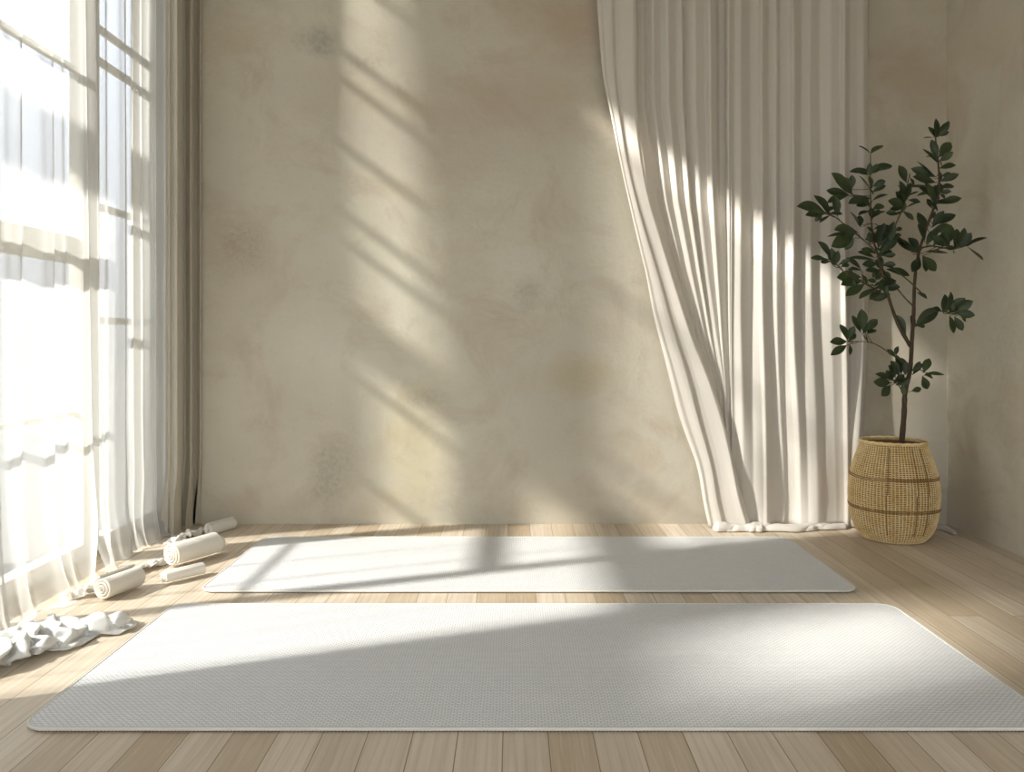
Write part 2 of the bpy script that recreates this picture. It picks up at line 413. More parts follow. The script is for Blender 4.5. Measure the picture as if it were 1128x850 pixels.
rel(obj('curtain_panel', main_panel(), M['linen'], cur))
flapL = [(-180,656),(0,657),(40,660),(92,664),(136,674),(188,684),(256,700),(312,714),(340,718),(394,732),(458,748),(505,767),(518,771),(547,774),(580,783)]
flapR = [(-180,703),(0,701),(130,702),(170,706),(224,716),(280,733),(316,744),(370,763),(410,781),(458,797),(499,807),(550,819),(580,831)]
def flap():
    NU, NV = 150, 130; bm = bmesh.new()
    def fn(u, v):
        z = lerp(2.95, .01, v); py = HY-(z-CH)/BS
        a, b = interp(flapL, py), interp(flapR, py)
        # smooth the outline
        a = (a+interp(flapL, py-14)+interp(flapL, py+14))/3; b = (b+interp(flapR, py-14)+interp(flapR, py+14))/3
        px = lerp(a, b, u)
        k = [(0,.0),(.05,.022),(.12,.014),(.28,.026),(.38,.030),(.44,.010),(.60,.012),(.80,.028),(.92,.034),(1,.014)]
        uu = u+.08*math.sin(py*.012)*math.sin(math.pi*u)+.05*noise.noise(Vector((u*3, py*.008, 1)))
        d = (interp(k, uu)*2+interp(k, uu-.025)+interp(k, uu+.025))/4
        w = (b-a)/45.
        d = .080+.62*d*min(1.1, w)*(.9+.4*noise.noise(Vector((u*2, py*.01, 5))))
        d += .018*smooth(430, 585, py)
        y = YB-d
        return Vector(((px-CX)*y/F, y, z))
    grid(bm, NU, NV, fn); return bm
o = rel(obj('swept_panel', flap(), M['linen'], cur)); o['label'] = 'front fold of the curtain swept down to the right'
def thick(o, t=.003):
    m = o.modifiers.new('thickness', 'SOLIDIFY'); m.thickness = t; m.offset = 0
for c in cur.children: thick(c)

# ---------- loose cloth: settled heaps of cloth, grids of nu x nv cells, coordinates in millimetres
HEAPS = {
    'a': (60, 36, [[-262,-293,-278,-276,-259,-226,-198,-203,-199,-218,-186,-192,-190,-193,-187,-174,-175,-155,-133,-127,-119,-112,-99,-86,-81,-67,-75,-72,-76,-60,-48,-68,-68,-70,-53,-27,-9,-11,6,35,57,64,82,113,143,164,171,191,206,201,211,206,234,271,287,276,246,210,194,203,229,-255,-286,-279,-275,-256,-234,-204,-194,-202,-218,-192,-191,-202,-184,-182,-173,-171,-164,-142,-135,-126,-117,-99,-85,-76,-79,-83,-82,-81,-66,-48,-64,-58,-61,-43,-18,-7,-1,17,43,65,67,90,116,147,160,165,187,195,203,200,203,236,270,289,279,247,214,200,212,236,-256,-277,-271,-271,-263,-239,-209,-196,-204,-216,-198,-192,-198,-178,-170,-163,-164,-167,-151,-139,-130,-124,-105,-87,-77,-90,-86,-95,-86,-64,-52,-59,-46,-50,-35,-3,1,-1,19,48,68,77,93,123,143,155,165,182,186,193,190,206,240,272,287,282,249,219,207,222,247,-264,-266,-265,-261,-253,-243,-213,-197,-205,-212,-203,-192,-187,-170,-158,-152,-153,-165,-147,-137,-136,-124,-104,-89,-80,-89,-98,-95,-85,-58,-51,-51,-37,-39,-24,6,13,7,27,55,65,76,97,123,142,151,164,172,176,185,195,210,242,271,284,281,251,216,215,231,257,-270,-256,-256,-251,-244,-244,-214,-199,-198,-205,-206,-197,-178,-159,-147,-142,-146,-162,-142,-133,-129,-122,-101,-89,-86,-78,-97,-93,-83,-62,-38,-51,-45,-25,-10,17,17,15,24,51,64,76,96,123,142,152,163,160,169,184,191,213,244,271,279,279,245,220,224,240,268,-274,-247,-245,-240,-235,-241,-217,-200,-191,-194,-204,-191,-173,-156,-136,-133,-141,-160,-135,-128,-117,-116,-96,-86,-74,-85,-93,-91,-86,-68,-44,-42,-35,-11,3,24,29,27,21,50,59,74,94,121,141,150,153,165,164,185,193,217,245,270,276,277,248,226,233,249,278,-281,-252,-235,-230,-226,-237,-219,-201,-190,-184,-204,-189,-167,-149,-127,-125,-138,-156,-130,-122,-107,-110,-92,-82,-67,-79,-89,-83,-78,-69,-50,-34,-26,0,16,25,31,37,22,49,57,71,96,124,142,151,155,153,168,185,195,216,250,264,265,272,240,236,242,256,285,-287,-261,-243,-226,-220,-232,-220,-203,-191,-176,-199,-189,-164,-142,-121,-118,-133,-150,-128,-122,-101,-106,-88,-79,-60,-70,-80,-71,-70,-58,-45,-29,-20,11,29,20,23,45,27,53,60,81,104,127,144,152,144,150,174,188,194,222,252,262,270,267,239,246,251,267,289,-294,-268,-242,-221,-214,-226,-221,-204,-193,-172,-190,-185,-168,-136,-117,-113,-125,-141,-124,-118,-100,-102,-85,-78,-55,-60,-70,-64,-59,-46,-36,-23,-13,19,36,27,33,52,33,57,66,82,113,136,146,154,138,153,181,192,200,221,250,262,272,257,242,255,259,276,289,-297,-269,-235,-221,-212,-216,-220,-205,-193,-170,-183,-179,-162,-136,-113,-108,-117,-133,-116,-110,-98,-98,-80,-72,-53,-52,-59,-66,-49,-41,-30,-18,-6,26,45,38,43,59,39,60,70,88,106,130,147,157,134,159,187,195,208,222,247,263,275,267,247,264,266,283,288,-289,-263,-234,-220,-211,-223,-211,-205,-193,-169,-174,-172,-156,-130,-109,-103,-110,-126,-108,-102,-105,-94,-75,-70,-60,-43,-54,-61,-44,-33,-23,-13,1,28,50,49,52,65,46,63,72,86,97,130,147,158,133,165,191,199,212,223,249,263,276,271,254,272,275,288,285,-281,-255,-234,-217,-210,-223,-213,-199,-194,-171,-163,-166,-151,-129,-106,-99,-103,-119,-98,-92,-96,-89,-77,-69,-50,-40,-48,-53,-43,-25,-13,-9,5,20,42,56,58,70,54,63,73,85,93,126,141,151,134,168,192,201,214,224,251,264,274,275,261,277,279,292,284,-279,-253,-230,-217,-212,-222,-215,-207,-199,-177,-164,-163,-148,-124,-105,-96,-96,-113,-101,-93,-84,-83,-72,-66,-44,-33,-39,-45,-35,-18,-17,-8,5,12,35,51,57,74,67,60,73,83,89,120,135,144,135,169,194,204,215,225,248,260,270,271,268,283,286,295,283,-282,-256,-234,-223,-213,-220,-212,-214,-205,-183,-165,-162,-148,-131,-104,-95,-89,-104,-98,-91,-76,-74,-69,-61,-42,-31,-29,-37,-27,-15,-21,-8,4,5,27,44,52,71,65,57,71,75,96,113,130,135,135,170,195,205,213,228,245,257,266,278,274,279,286,297,282,-279,-258,-238,-229,-216,-216,-223,-222,-212,-190,-169,-161,-150,-136,-103,-95,-86,-94,-94,-85,-72,-63,-62,-55,-41,-39,-21,-28,-20,-19,-22,-5,4,-2,18,42,50,67,65,54,68,71,88,106,126,124,138,168,195,207,215,235,248,252,261,272,285,281,284,298,278,-283,-259,-242,-236,-220,-226,-232,-230,-219,-197,-177,-171,-156,-140,-107,-96,-86,-83,-96,-84,-70,-70,-53,-49,-40,-44,-20,-19,-13,-8,-25,-11,-4,-7,13,36,47,53,63,50,63,70,80,103,122,129,139,167,196,206,219,229,242,247,257,278,288,291,292,298,273,-280,-263,-251,-244,-224,-233,-240,-237,-225,-204,-183,-180,-165,-145,-113,-96,-87,-87,-98,-81,-69,-73,-63,-50,-42,-45,-27,-9,-6,-2,-25,-19,-10,2,9,35,46,56,53,49,60,65,83,106,119,129,141,169,191,204,216,224,231,237,250,270,295,289,288,295,266,-267,-268,-256,-249,-228,-236,-247,-242,-231,-211,-189,-181,-173,-147,-116,-97,-87,-96,-98,-79,-67,-62,-66,-52,-45,-46,-31,-13,-6,4,-22,-26,-18,4,8,29,46,51,63,52,59,67,83,107,118,127,143,171,188,200,205,213,220,226,239,260,291,297,291,291,258,-267,-273,-259,-251,-236,-247,-254,-247,-236,-216,-192,-181,-170,-145,-117,-97,-88,-85,-95,-72,-67,-53,-66,-55,-48,-48,-33,-18,-10,6,-17,-24,-16,5,17,26,45,48,65,56,60,66,79,108,122,128,147,172,186,200,195,202,209,215,229,254,287,302,300,286,251,-270,-270,-262,-253,-247,-258,-254,-248,-238,-217,-193,-180,-168,-144,-117,-96,-93,-77,-90,-64,-61,-48,-65,-59,-50,-39,-33,-18,-7,7,-12,-17,-10,7,13,25,44,48,67,61,66,74,86,104,130,130,149,172,187,200,193,191,199,204,217,249,281,302,297,280,245,-275,-264,-263,-254,-258,-264,-247,-247,-233,-216,-192,-175,-166,-142,-114,-95,-87,-69,-84,-59,-53,-42,-59,-62,-55,-35,-29,-17,-5,9,-6,-11,-5,-1,17,23,44,53,68,71,73,82,92,103,130,135,151,169,189,203,199,183,190,197,210,241,274,296,296,274,239,-280,-272,-264,-254,-252,-266,-248,-248,-230,-214,-188,-174,-164,-140,-112,-92,-82,-62,-78,-55,-47,-36,-53,-57,-48,-31,-22,-14,-1,10,0,-2,4,11,20,22,46,55,68,71,79,89,97,102,130,140,152,175,192,205,203,180,182,190,202,231,264,282,286,270,235,-286,-276,-272,-253,-250,-266,-249,-246,-229,-212,-187,-173,-162,-139,-111,-89,-79,-63,-73,-46,-41,-30,-47,-52,-42,-28,-21,-11,5,15,8,6,12,19,15,21,44,54,66,70,86,92,100,103,126,137,151,165,194,207,205,181,174,184,194,218,250,273,277,264,231,-292,-285,-278,-257,-248,-261,-251,-242,-229,-210,-186,-172,-160,-137,-109,-87,-76,-74,-65,-38,-36,-25,-40,-47,-36,-23,-16,-8,10,18,15,14,21,26,25,20,41,51,63,75,81,91,100,106,123,135,150,156,193,208,208,182,166,180,187,212,236,261,269,257,226,-299,-291,-284,-261,-247,-256,-246,-242,-229,-205,-183,-170,-158,-136,-112,-96,-86,-80,-56,-43,-31,-20,-32,-42,-30,-20,-25,1,16,17,25,22,28,33,30,20,39,48,54,66,77,88,97,113,120,134,148,150,187,208,210,187,159,172,179,202,230,248,258,246,230,-305,-296,-289,-266,-247,-250,-241,-234,-224,-200,-178,-168,-157,-136,-115,-96,-91,-83,-61,-45,-28,-18,-38,-36,-26,-20,-24,-2,18,24,26,30,36,40,34,22,38,48,61,73,76,86,96,104,118,133,146,153,175,200,206,188,158,163,170,191,221,231,243,248,230,-311,-301,-294,-273,-248,-245,-236,-232,-217,-199,-177,-167,-157,-137,-114,-100,-96,-87,-65,-40,-25,-14,-40,-31,-25,-20,-25,-1,20,25,36,37,44,46,38,24,40,50,65,78,76,85,94,99,115,131,143,155,173,191,194,186,161,161,161,182,212,222,234,241,221,-317,-304,-293,-274,-251,-242,-231,-223,-208,-198,-178,-169,-157,-138,-116,-106,-100,-89,-69,-43,-26,-16,-36,-43,-33,-26,-23,3,23,27,40,45,52,47,39,27,43,53,69,83,78,81,85,96,114,129,141,161,178,178,181,190,165,151,158,174,203,217,234,227,220,-322,-308,-296,-280,-259,-241,-231,-221,-205,-188,-181,-172,-160,-138,-124,-109,-99,-93,-70,-44,-27,-17,-27,-45,-40,-35,-13,9,31,35,41,53,58,56,45,31,49,58,74,88,87,91,97,109,114,130,135,159,180,187,189,192,167,149,149,165,197,213,232,234,211,-326,-312,-301,-279,-259,-242,-232,-226,-210,-193,-177,-175,-163,-142,-129,-110,-99,-92,-70,-43,-26,-16,-27,-47,-43,-30,-13,17,38,40,47,61,65,55,44,35,56,63,79,89,97,102,113,122,116,130,139,155,182,193,196,194,167,151,142,158,190,210,226,233,213,-331,-316,-306,-283,-258,-242,-237,-229,-213,-195,-184,-176,-165,-149,-131,-109,-98,-86,-62,-41,-25,-14,-34,-48,-42,-26,-8,28,45,46,55,69,68,57,46,41,57,65,79,98,103,108,124,132,122,131,141,157,182,196,199,193,165,139,134,150,182,208,225,225,199,-326,-319,-313,-290,-266,-244,-242,-234,-217,-198,-184,-181,-166,-143,-126,-109,-99,-85,-60,-33,-22,-12,-38,-47,-40,-22,1,35,51,52,64,76,70,59,52,46,64,71,85,103,107,115,125,139,127,131,138,160,181,198,200,190,161,136,125,141,173,204,221,213,189,-314,-312,-312,-299,-272,-248,-247,-238,-220,-200,-189,-181,-168,-142,-121,-105,-97,-81,-55,-31,-20,-11,-41,-45,-37,-19,9,42,56,59,67,83,70,64,60,52,69,74,90,107,114,112,125,147,135,131,139,161,183,199,194,186,155,131,119,132,163,198,212,205,178,-302,-299,-301,-307,-278,-257,-250,-242,-223,-202,-185,-185,-168,-145,-115,-103,-94,-77,-50,-27,-22,-12,-45,-42,-36,-15,23,54,61,68,73,87,79,73,69,58,74,79,95,110,109,111,126,154,144,138,140,162,185,200,196,179,147,123,112,123,157,191,201,192,164,-290,-287,-287,-304,-289,-263,-254,-245,-225,-200,-190,-181,-168,-142,-114,-100,-91,-72,-45,-24,-16,-14,-48,-35,-27,-8,29,58,69,77,83,83,88,81,72,65,78,83,100,108,106,111,128,160,153,146,143,165,187,201,193,170,141,117,108,114,150,183,187,179,149,-281,-282,-277,-291,-301,-269,-257,-248,-227,-202,-188,-181,-168,-139,-115,-98,-88,-67,-40,-21,-13,-17,-50,-31,-24,-2,35,63,65,82,94,95,95,89,79,75,82,88,104,98,107,113,132,166,161,154,146,168,190,198,189,164,133,114,105,108,144,171,174,164,135,-270,-270,-269,-276,-305,-278,-262,-251,-230,-204,-199,-194,-171,-139,-113,-97,-87,-63,-36,-24,-15,-18,-48,-28,-20,8,43,59,68,85,97,91,100,84,89,86,87,92,107,94,112,118,137,169,168,160,149,172,195,195,184,158,126,109,101,103,133,155,162,149,120],
[-145,-131,-146,-152,-168,-178,-184,-175,-156,-124,-112,-124,-126,-159,-178,-171,-179,-159,-134,-129,-123,-120,-154,-173,-166,-156,-127,-103,-88,-88,-123,-154,-169,-173,-146,-122,-137,-145,-167,-188,-170,-168,-177,-163,-145,-134,-131,-122,-147,-175,-192,-203,-202,-192,-186,-185,-166,-162,-169,-183,-190,-136,-123,-137,-142,-156,-178,-182,-175,-156,-123,-103,-115,-126,-152,-170,-180,-170,-151,-127,-121,-113,-132,-161,-183,-176,-154,-129,-99,-89,-97,-122,-155,-175,-172,-145,-117,-132,-139,-164,-189,-179,-171,-173,-150,-135,-122,-123,-118,-152,-182,-196,-202,-194,-184,-176,-175,-158,-159,-166,-180,-180,-143,-115,-128,-131,-149,-170,-179,-174,-157,-123,-96,-106,-119,-146,-169,-178,-162,-141,-118,-111,-117,-145,-172,-183,-178,-154,-119,-96,-100,-95,-128,-163,-176,-166,-136,-121,-123,-138,-164,-178,-184,-180,-159,-141,-124,-113,-111,-118,-154,-182,-194,-189,-188,-172,-165,-164,-150,-159,-164,-174,-176,-148,-112,-118,-125,-143,-161,-174,-173,-158,-122,-91,-97,-120,-141,-166,-174,-160,-130,-110,-106,-121,-148,-172,-183,-174,-145,-113,-87,-91,-95,-131,-159,-167,-157,-129,-129,-122,-131,-158,-172,-175,-169,-148,-125,-110,-103,-101,-124,-156,-182,-183,-188,-174,-159,-155,-152,-149,-148,-157,-167,-175,-151,-120,-111,-120,-135,-149,-164,-171,-156,-120,-86,-96,-113,-142,-163,-169,-150,-118,-101,-101,-118,-148,-168,-179,-164,-135,-102,-80,-81,-102,-132,-158,-155,-156,-129,-122,-131,-124,-157,-167,-163,-159,-134,-110,-95,-92,-93,-126,-161,-179,-181,-175,-159,-146,-144,-140,-139,-140,-150,-159,-172,-144,-128,-109,-115,-127,-137,-156,-163,-153,-119,-83,-88,-106,-135,-157,-161,-138,-107,-102,-100,-120,-142,-162,-170,-162,-128,-92,-74,-86,-114,-141,-167,-161,-154,-126,-132,-134,-127,-157,-156,-156,-147,-121,-98,-83,-81,-100,-130,-165,-167,-168,-162,-150,-140,-133,-129,-131,-133,-142,-150,-165,-140,-120,-110,-110,-118,-125,-145,-154,-146,-115,-81,-89,-94,-125,-148,-151,-125,-93,-92,-97,-116,-135,-154,-159,-151,-116,-82,-69,-85,-119,-153,-169,-167,-154,-125,-120,-122,-135,-152,-144,-150,-136,-112,-90,-78,-78,-99,-135,-164,-168,-166,-150,-140,-131,-129,-117,-122,-126,-134,-141,-156,-134,-112,-102,-100,-108,-114,-133,-143,-137,-109,-76,-78,-84,-114,-138,-140,-112,-80,-88,-87,-106,-126,-145,-148,-140,-107,-74,-69,-87,-118,-150,-162,-157,-152,-120,-110,-114,-130,-145,-151,-144,-140,-114,-88,-76,-81,-106,-141,-160,-163,-154,-142,-127,-118,-119,-107,-111,-119,-127,-136,-146,-125,-103,-91,-92,-97,-103,-121,-132,-127,-101,-65,-68,-77,-104,-126,-128,-101,-70,-79,-78,-95,-116,-134,-135,-128,-98,-67,-75,-85,-115,-143,-154,-148,-145,-114,-101,-107,-126,-139,-153,-151,-136,-121,-95,-79,-86,-110,-141,-153,-158,-147,-133,-114,-107,-108,-100,-100,-113,-118,-128,-136,-114,-94,-84,-81,-85,-95,-108,-119,-115,-91,-56,-57,-72,-92,-114,-115,-93,-61,-70,-75,-83,-104,-122,-126,-116,-89,-59,-64,-78,-107,-135,-146,-141,-135,-115,-94,-98,-120,-132,-151,-151,-141,-113,-89,-84,-94,-112,-137,-146,-151,-142,-121,-104,-95,-96,-95,-90,-105,-109,-119,-126,-116,-93,-71,-69,-72,-84,-100,-106,-103,-79,-49,-48,-62,-84,-102,-104,-83,-52,-59,-66,-72,-93,-111,-115,-105,-80,-51,-56,-72,-108,-125,-138,-136,-123,-105,-88,-90,-109,-123,-146,-149,-137,-108,-99,-94,-92,-111,-129,-139,-144,-133,-110,-93,-85,-84,-85,-80,-97,-101,-110,-116,-116,-92,-63,-57,-60,-72,-88,-96,-91,-67,-46,-38,-50,-71,-89,-93,-74,-44,-54,-58,-64,-82,-101,-103,-104,-72,-46,-50,-71,-99,-122,-128,-126,-114,-95,-79,-78,-97,-112,-139,-143,-132,-104,-98,-85,-82,-104,-121,-135,-136,-124,-99,-84,-75,-72,-73,-71,-87,-92,-100,-105,-108,-84,-58,-44,-48,-60,-76,-87,-79,-56,-34,-26,-38,-59,-77,-82,-66,-36,-43,-45,-61,-71,-91,-92,-96,-78,-51,-44,-62,-89,-110,-115,-114,-106,-86,-67,-66,-83,-107,-127,-134,-126,-98,-92,-80,-73,-92,-113,-127,-128,-114,-89,-72,-64,-61,-62,-62,-77,-82,-89,-93,-95,-70,-44,-33,-36,-49,-65,-77,-68,-45,-23,-14,-25,-49,-64,-71,-59,-30,-31,-34,-52,-62,-81,-88,-87,-69,-49,-37,-53,-76,-97,-102,-101,-96,-77,-57,-55,-68,-90,-112,-121,-116,-94,-85,-72,-67,-80,-100,-116,-118,-103,-79,-61,-53,-50,-52,-52,-70,-72,-78,-82,-85,-56,-32,-23,-25,-39,-60,-67,-58,-35,-11,-2,-12,-36,-51,-59,-50,-25,-20,-23,-40,-59,-71,-82,-77,-62,-43,-30,-42,-63,-84,-94,-89,-85,-68,-53,-49,-51,-73,-96,-107,-104,-85,-75,-62,-60,-68,-88,-104,-107,-92,-71,-50,-42,-39,-42,-45,-58,-62,-68,-70,-71,-43,-19,-15,-14,-34,-52,-58,-47,-24,-17,3,0,-22,-38,-47,-40,-22,-11,-13,-26,-48,-62,-73,-67,-53,-35,-22,-30,-53,-71,-83,-78,-74,-57,-43,-38,-43,-54,-79,-92,-92,-80,-63,-51,-50,-55,-74,-90,-95,-82,-61,-39,-31,-28,-33,-34,-50,-53,-57,-60,-58,-31,-13,-10,-5,-25,-44,-47,-36,-16,-7,9,10,-8,-25,-34,-30,-13,-1,-2,-12,-33,-53,-61,-56,-43,-26,-16,-18,-40,-57,-71,-67,-66,-46,-30,-24,-29,-43,-61,-76,-79,-69,-52,-38,-37,-43,-65,-78,-82,-70,-49,-35,-24,-18,-25,-25,-39,-43,-47,-50,-49,-17,-1,1,5,-15,-34,-36,-25,-13,4,20,21,6,-11,-21,-18,-6,10,9,2,-24,-39,-49,-45,-32,-15,-4,-4,-25,-42,-59,-60,-54,-34,-20,-11,-14,-30,-45,-61,-65,-56,-40,-25,-23,-32,-52,-64,-69,-62,-47,-30,-18,-12,-17,-15,-31,-31,-37,-40,-33,-3,9,11,13,-12,-23,-24,-17,-3,16,32,30,16,4,-7,-6,-2,22,20,16,-12,-24,-36,-33,-21,-3,8,8,-9,-26,-44,-47,-42,-26,-8,3,1,-15,-30,-46,-51,-45,-28,-13,-9,-24,-39,-50,-56,-55,-41,-25,-11,-5,-6,-7,-22,-25,-25,-28,-17,12,23,22,20,-7,-11,-10,-4,11,30,45,41,26,16,7,3,7,33,31,29,3,-9,-22,-21,-14,8,21,22,6,-12,-31,-40,-31,-15,4,16,15,0,-16,-33,-41,-35,-18,-3,4,-11,-25,-37,-44,-42,-34,-17,-3,1,2,-7,-9,-13,-14,-17,1,28,38,34,19,3,-1,4,11,25,46,55,56,37,24,19,15,17,44,42,42,18,6,-7,-10,-5,18,33,35,21,2,-19,-30,-21,-6,16,29,26,14,-6,-20,-31,-24,-6,10,17,2,-11,-23,-33,-34,-25,-9,6,9,5,1,2,-1,-3,-6,19,43,51,47,30,16,11,16,28,41,62,69,69,50,34,28,26,27,54,55,51,33,21,7,-1,6,26,45,47,35,15,-8,-20,-17,5,27,39,39,27,8,-8,-20,-13,7,24,30,17,-2,-10,-23,-24,-13,1,17,17,13,13,3,7,10,6,36,59,60,59,42,30,21,28,43,57,75,82,81,63,43,31,29,38,64,60,64,48,36,21,11,17,37,56,60,49,29,4,-11,-8,15,39,51,52,41,22,1,-7,0,20,34,42,32,9,4,-12,-14,0,11,27,28,22,15,16,18,21,18,51,68,72,71,55,42,35,38,58,73,88,96,92,77,57,44,41,43,69,69,77,62,50,35,23,28,48,68,72,64,42,16,0,2,23,50,64,65,55,35,13,6,13,32,46,55,47,22,16,-1,-3,11,21,40,42,35,24,25,28,31,30,65,81,84,82,67,55,47,54,70,88,104,111,106,91,72,54,47,53,70,79,89,76,62,49,36,40,56,75,85,78,54,29,11,14,35,63,78,79,66,46,27,19,26,44,59,69,62,38,20,11,9,15,33,53,56,50,36,34,39,30,43,78,94,96,93,80,67,62,68,85,104,118,125,119,105,85,67,58,64,80,91,99,90,73,62,49,54,70,87,98,92,70,43,24,26,48,76,92,94,78,56,41,33,40,53,73,84,77,53,19,20,22,22,44,65,70,64,51,33,42,44,55,91,107,108,101,92,79,75,84,99,118,133,138,133,118,99,80,70,77,92,102,107,104,86,74,64,68,83,102,113,107,82,57,37,40,62,91,107,108,92,69,56,47,53,66,87,98,92,69,34,20,29,33,54,78,84,79,67,48,45,55,65,103,120,121,114,105,92,88,95,111,133,147,152,147,132,113,93,84,89,98,113,121,115,101,81,76,83,99,117,129,124,98,71,51,56,79,107,122,123,106,83,70,62,64,80,102,113,107,80,49,28,29,46,67,88,96,94,82,63,57,60,79,114,134,135,127,116,106,102,109,126,145,162,167,161,146,124,107,99,100,112,128,136,129,113,95,89,92,113,134,143,137,114,85,65,69,94,124,138,139,121,97,82,73,72,89,117,128,119,95,64,41,41,59,81,101,107,105,97,79,72,73,85,127,148,150,140,130,120,116,119,134,160,176,182,175,160,137,122,114,116,127,143,152,143,127,109,104,110,130,151,158,153,129,99,80,87,112,141,154,154,135,112,92,81,76,97,131,143,134,108,80,56,55,74,96,117,121,119,112,95,84,87,93,140,163,166,156,143,134,125,133,147,171,191,195,190,172,151,136,128,132,143,159,168,157,137,124,118,128,148,166,174,168,142,111,93,100,129,157,169,168,147,115,92,91,87,111,145,158,149,124,94,72,71,90,112,127,135,133,126,110,99,99,99,147,177,182,173,159,147,137,143,163,187,206,211,204,181,163,140,135,140,160,177,183,171,149,137,133,146,166,184,190,181,154,121,106,112,145,173,183,180,158,128,106,96,104,126,158,173,162,138,108,88,88,107,127,145,150,147,140,125,113,108,110,153,183,192,189,175,162,150,157,176,201,222,225,217,195,175,152,145,155,173,195,199,185,161,151,146,163,184,200,204,194,159,130,121,125,158,188,197,193,171,142,118,110,120,140,172,187,178,153,124,105,104,125,144,162,165,162,150,139,124,120,122,158,188,199,203,187,177,166,171,192,218,235,240,228,207,186,162,160,172,192,211,214,197,174,164,162,181,197,211,219,200,169,139,126,137,170,202,211,206,184,155,132,125,136,154,186,201,193,168,140,123,122,142,162,179,181,176,165,152,136,131,135,161,196,207,211,202,192,181,186,208,233,250,252,243,221,195,174,176,189,211,229,228,210,186,170,170,194,210,227,229,208,177,149,136,148,180,216,225,220,197,169,146,141,152,168,200,214,208,183,156,139,141,159,181,198,198,190,180,165,145,143,149,166,206,219,219,214,207,197,201,223,249,267,267,258,234,204,189,192,207,229,246,243,222,198,184,182,207,227,241,235,217,184,155,148,160,192,226,239,233,211,180,161,156,167,183,214,228,224,198,171,155,158,177,200,213,215,205,193,174,157,155,167,173,212,230,226,225,217,210,216,239,265,269,260,257,246,217,203,207,225,246,261,258,235,207,195,199,216,239,248,246,227,194,167,162,173,204,237,253,248,225,195,175,171,182,199,230,243,239,213,187,171,177,196,219,231,232,208,200,176,169,169,186],
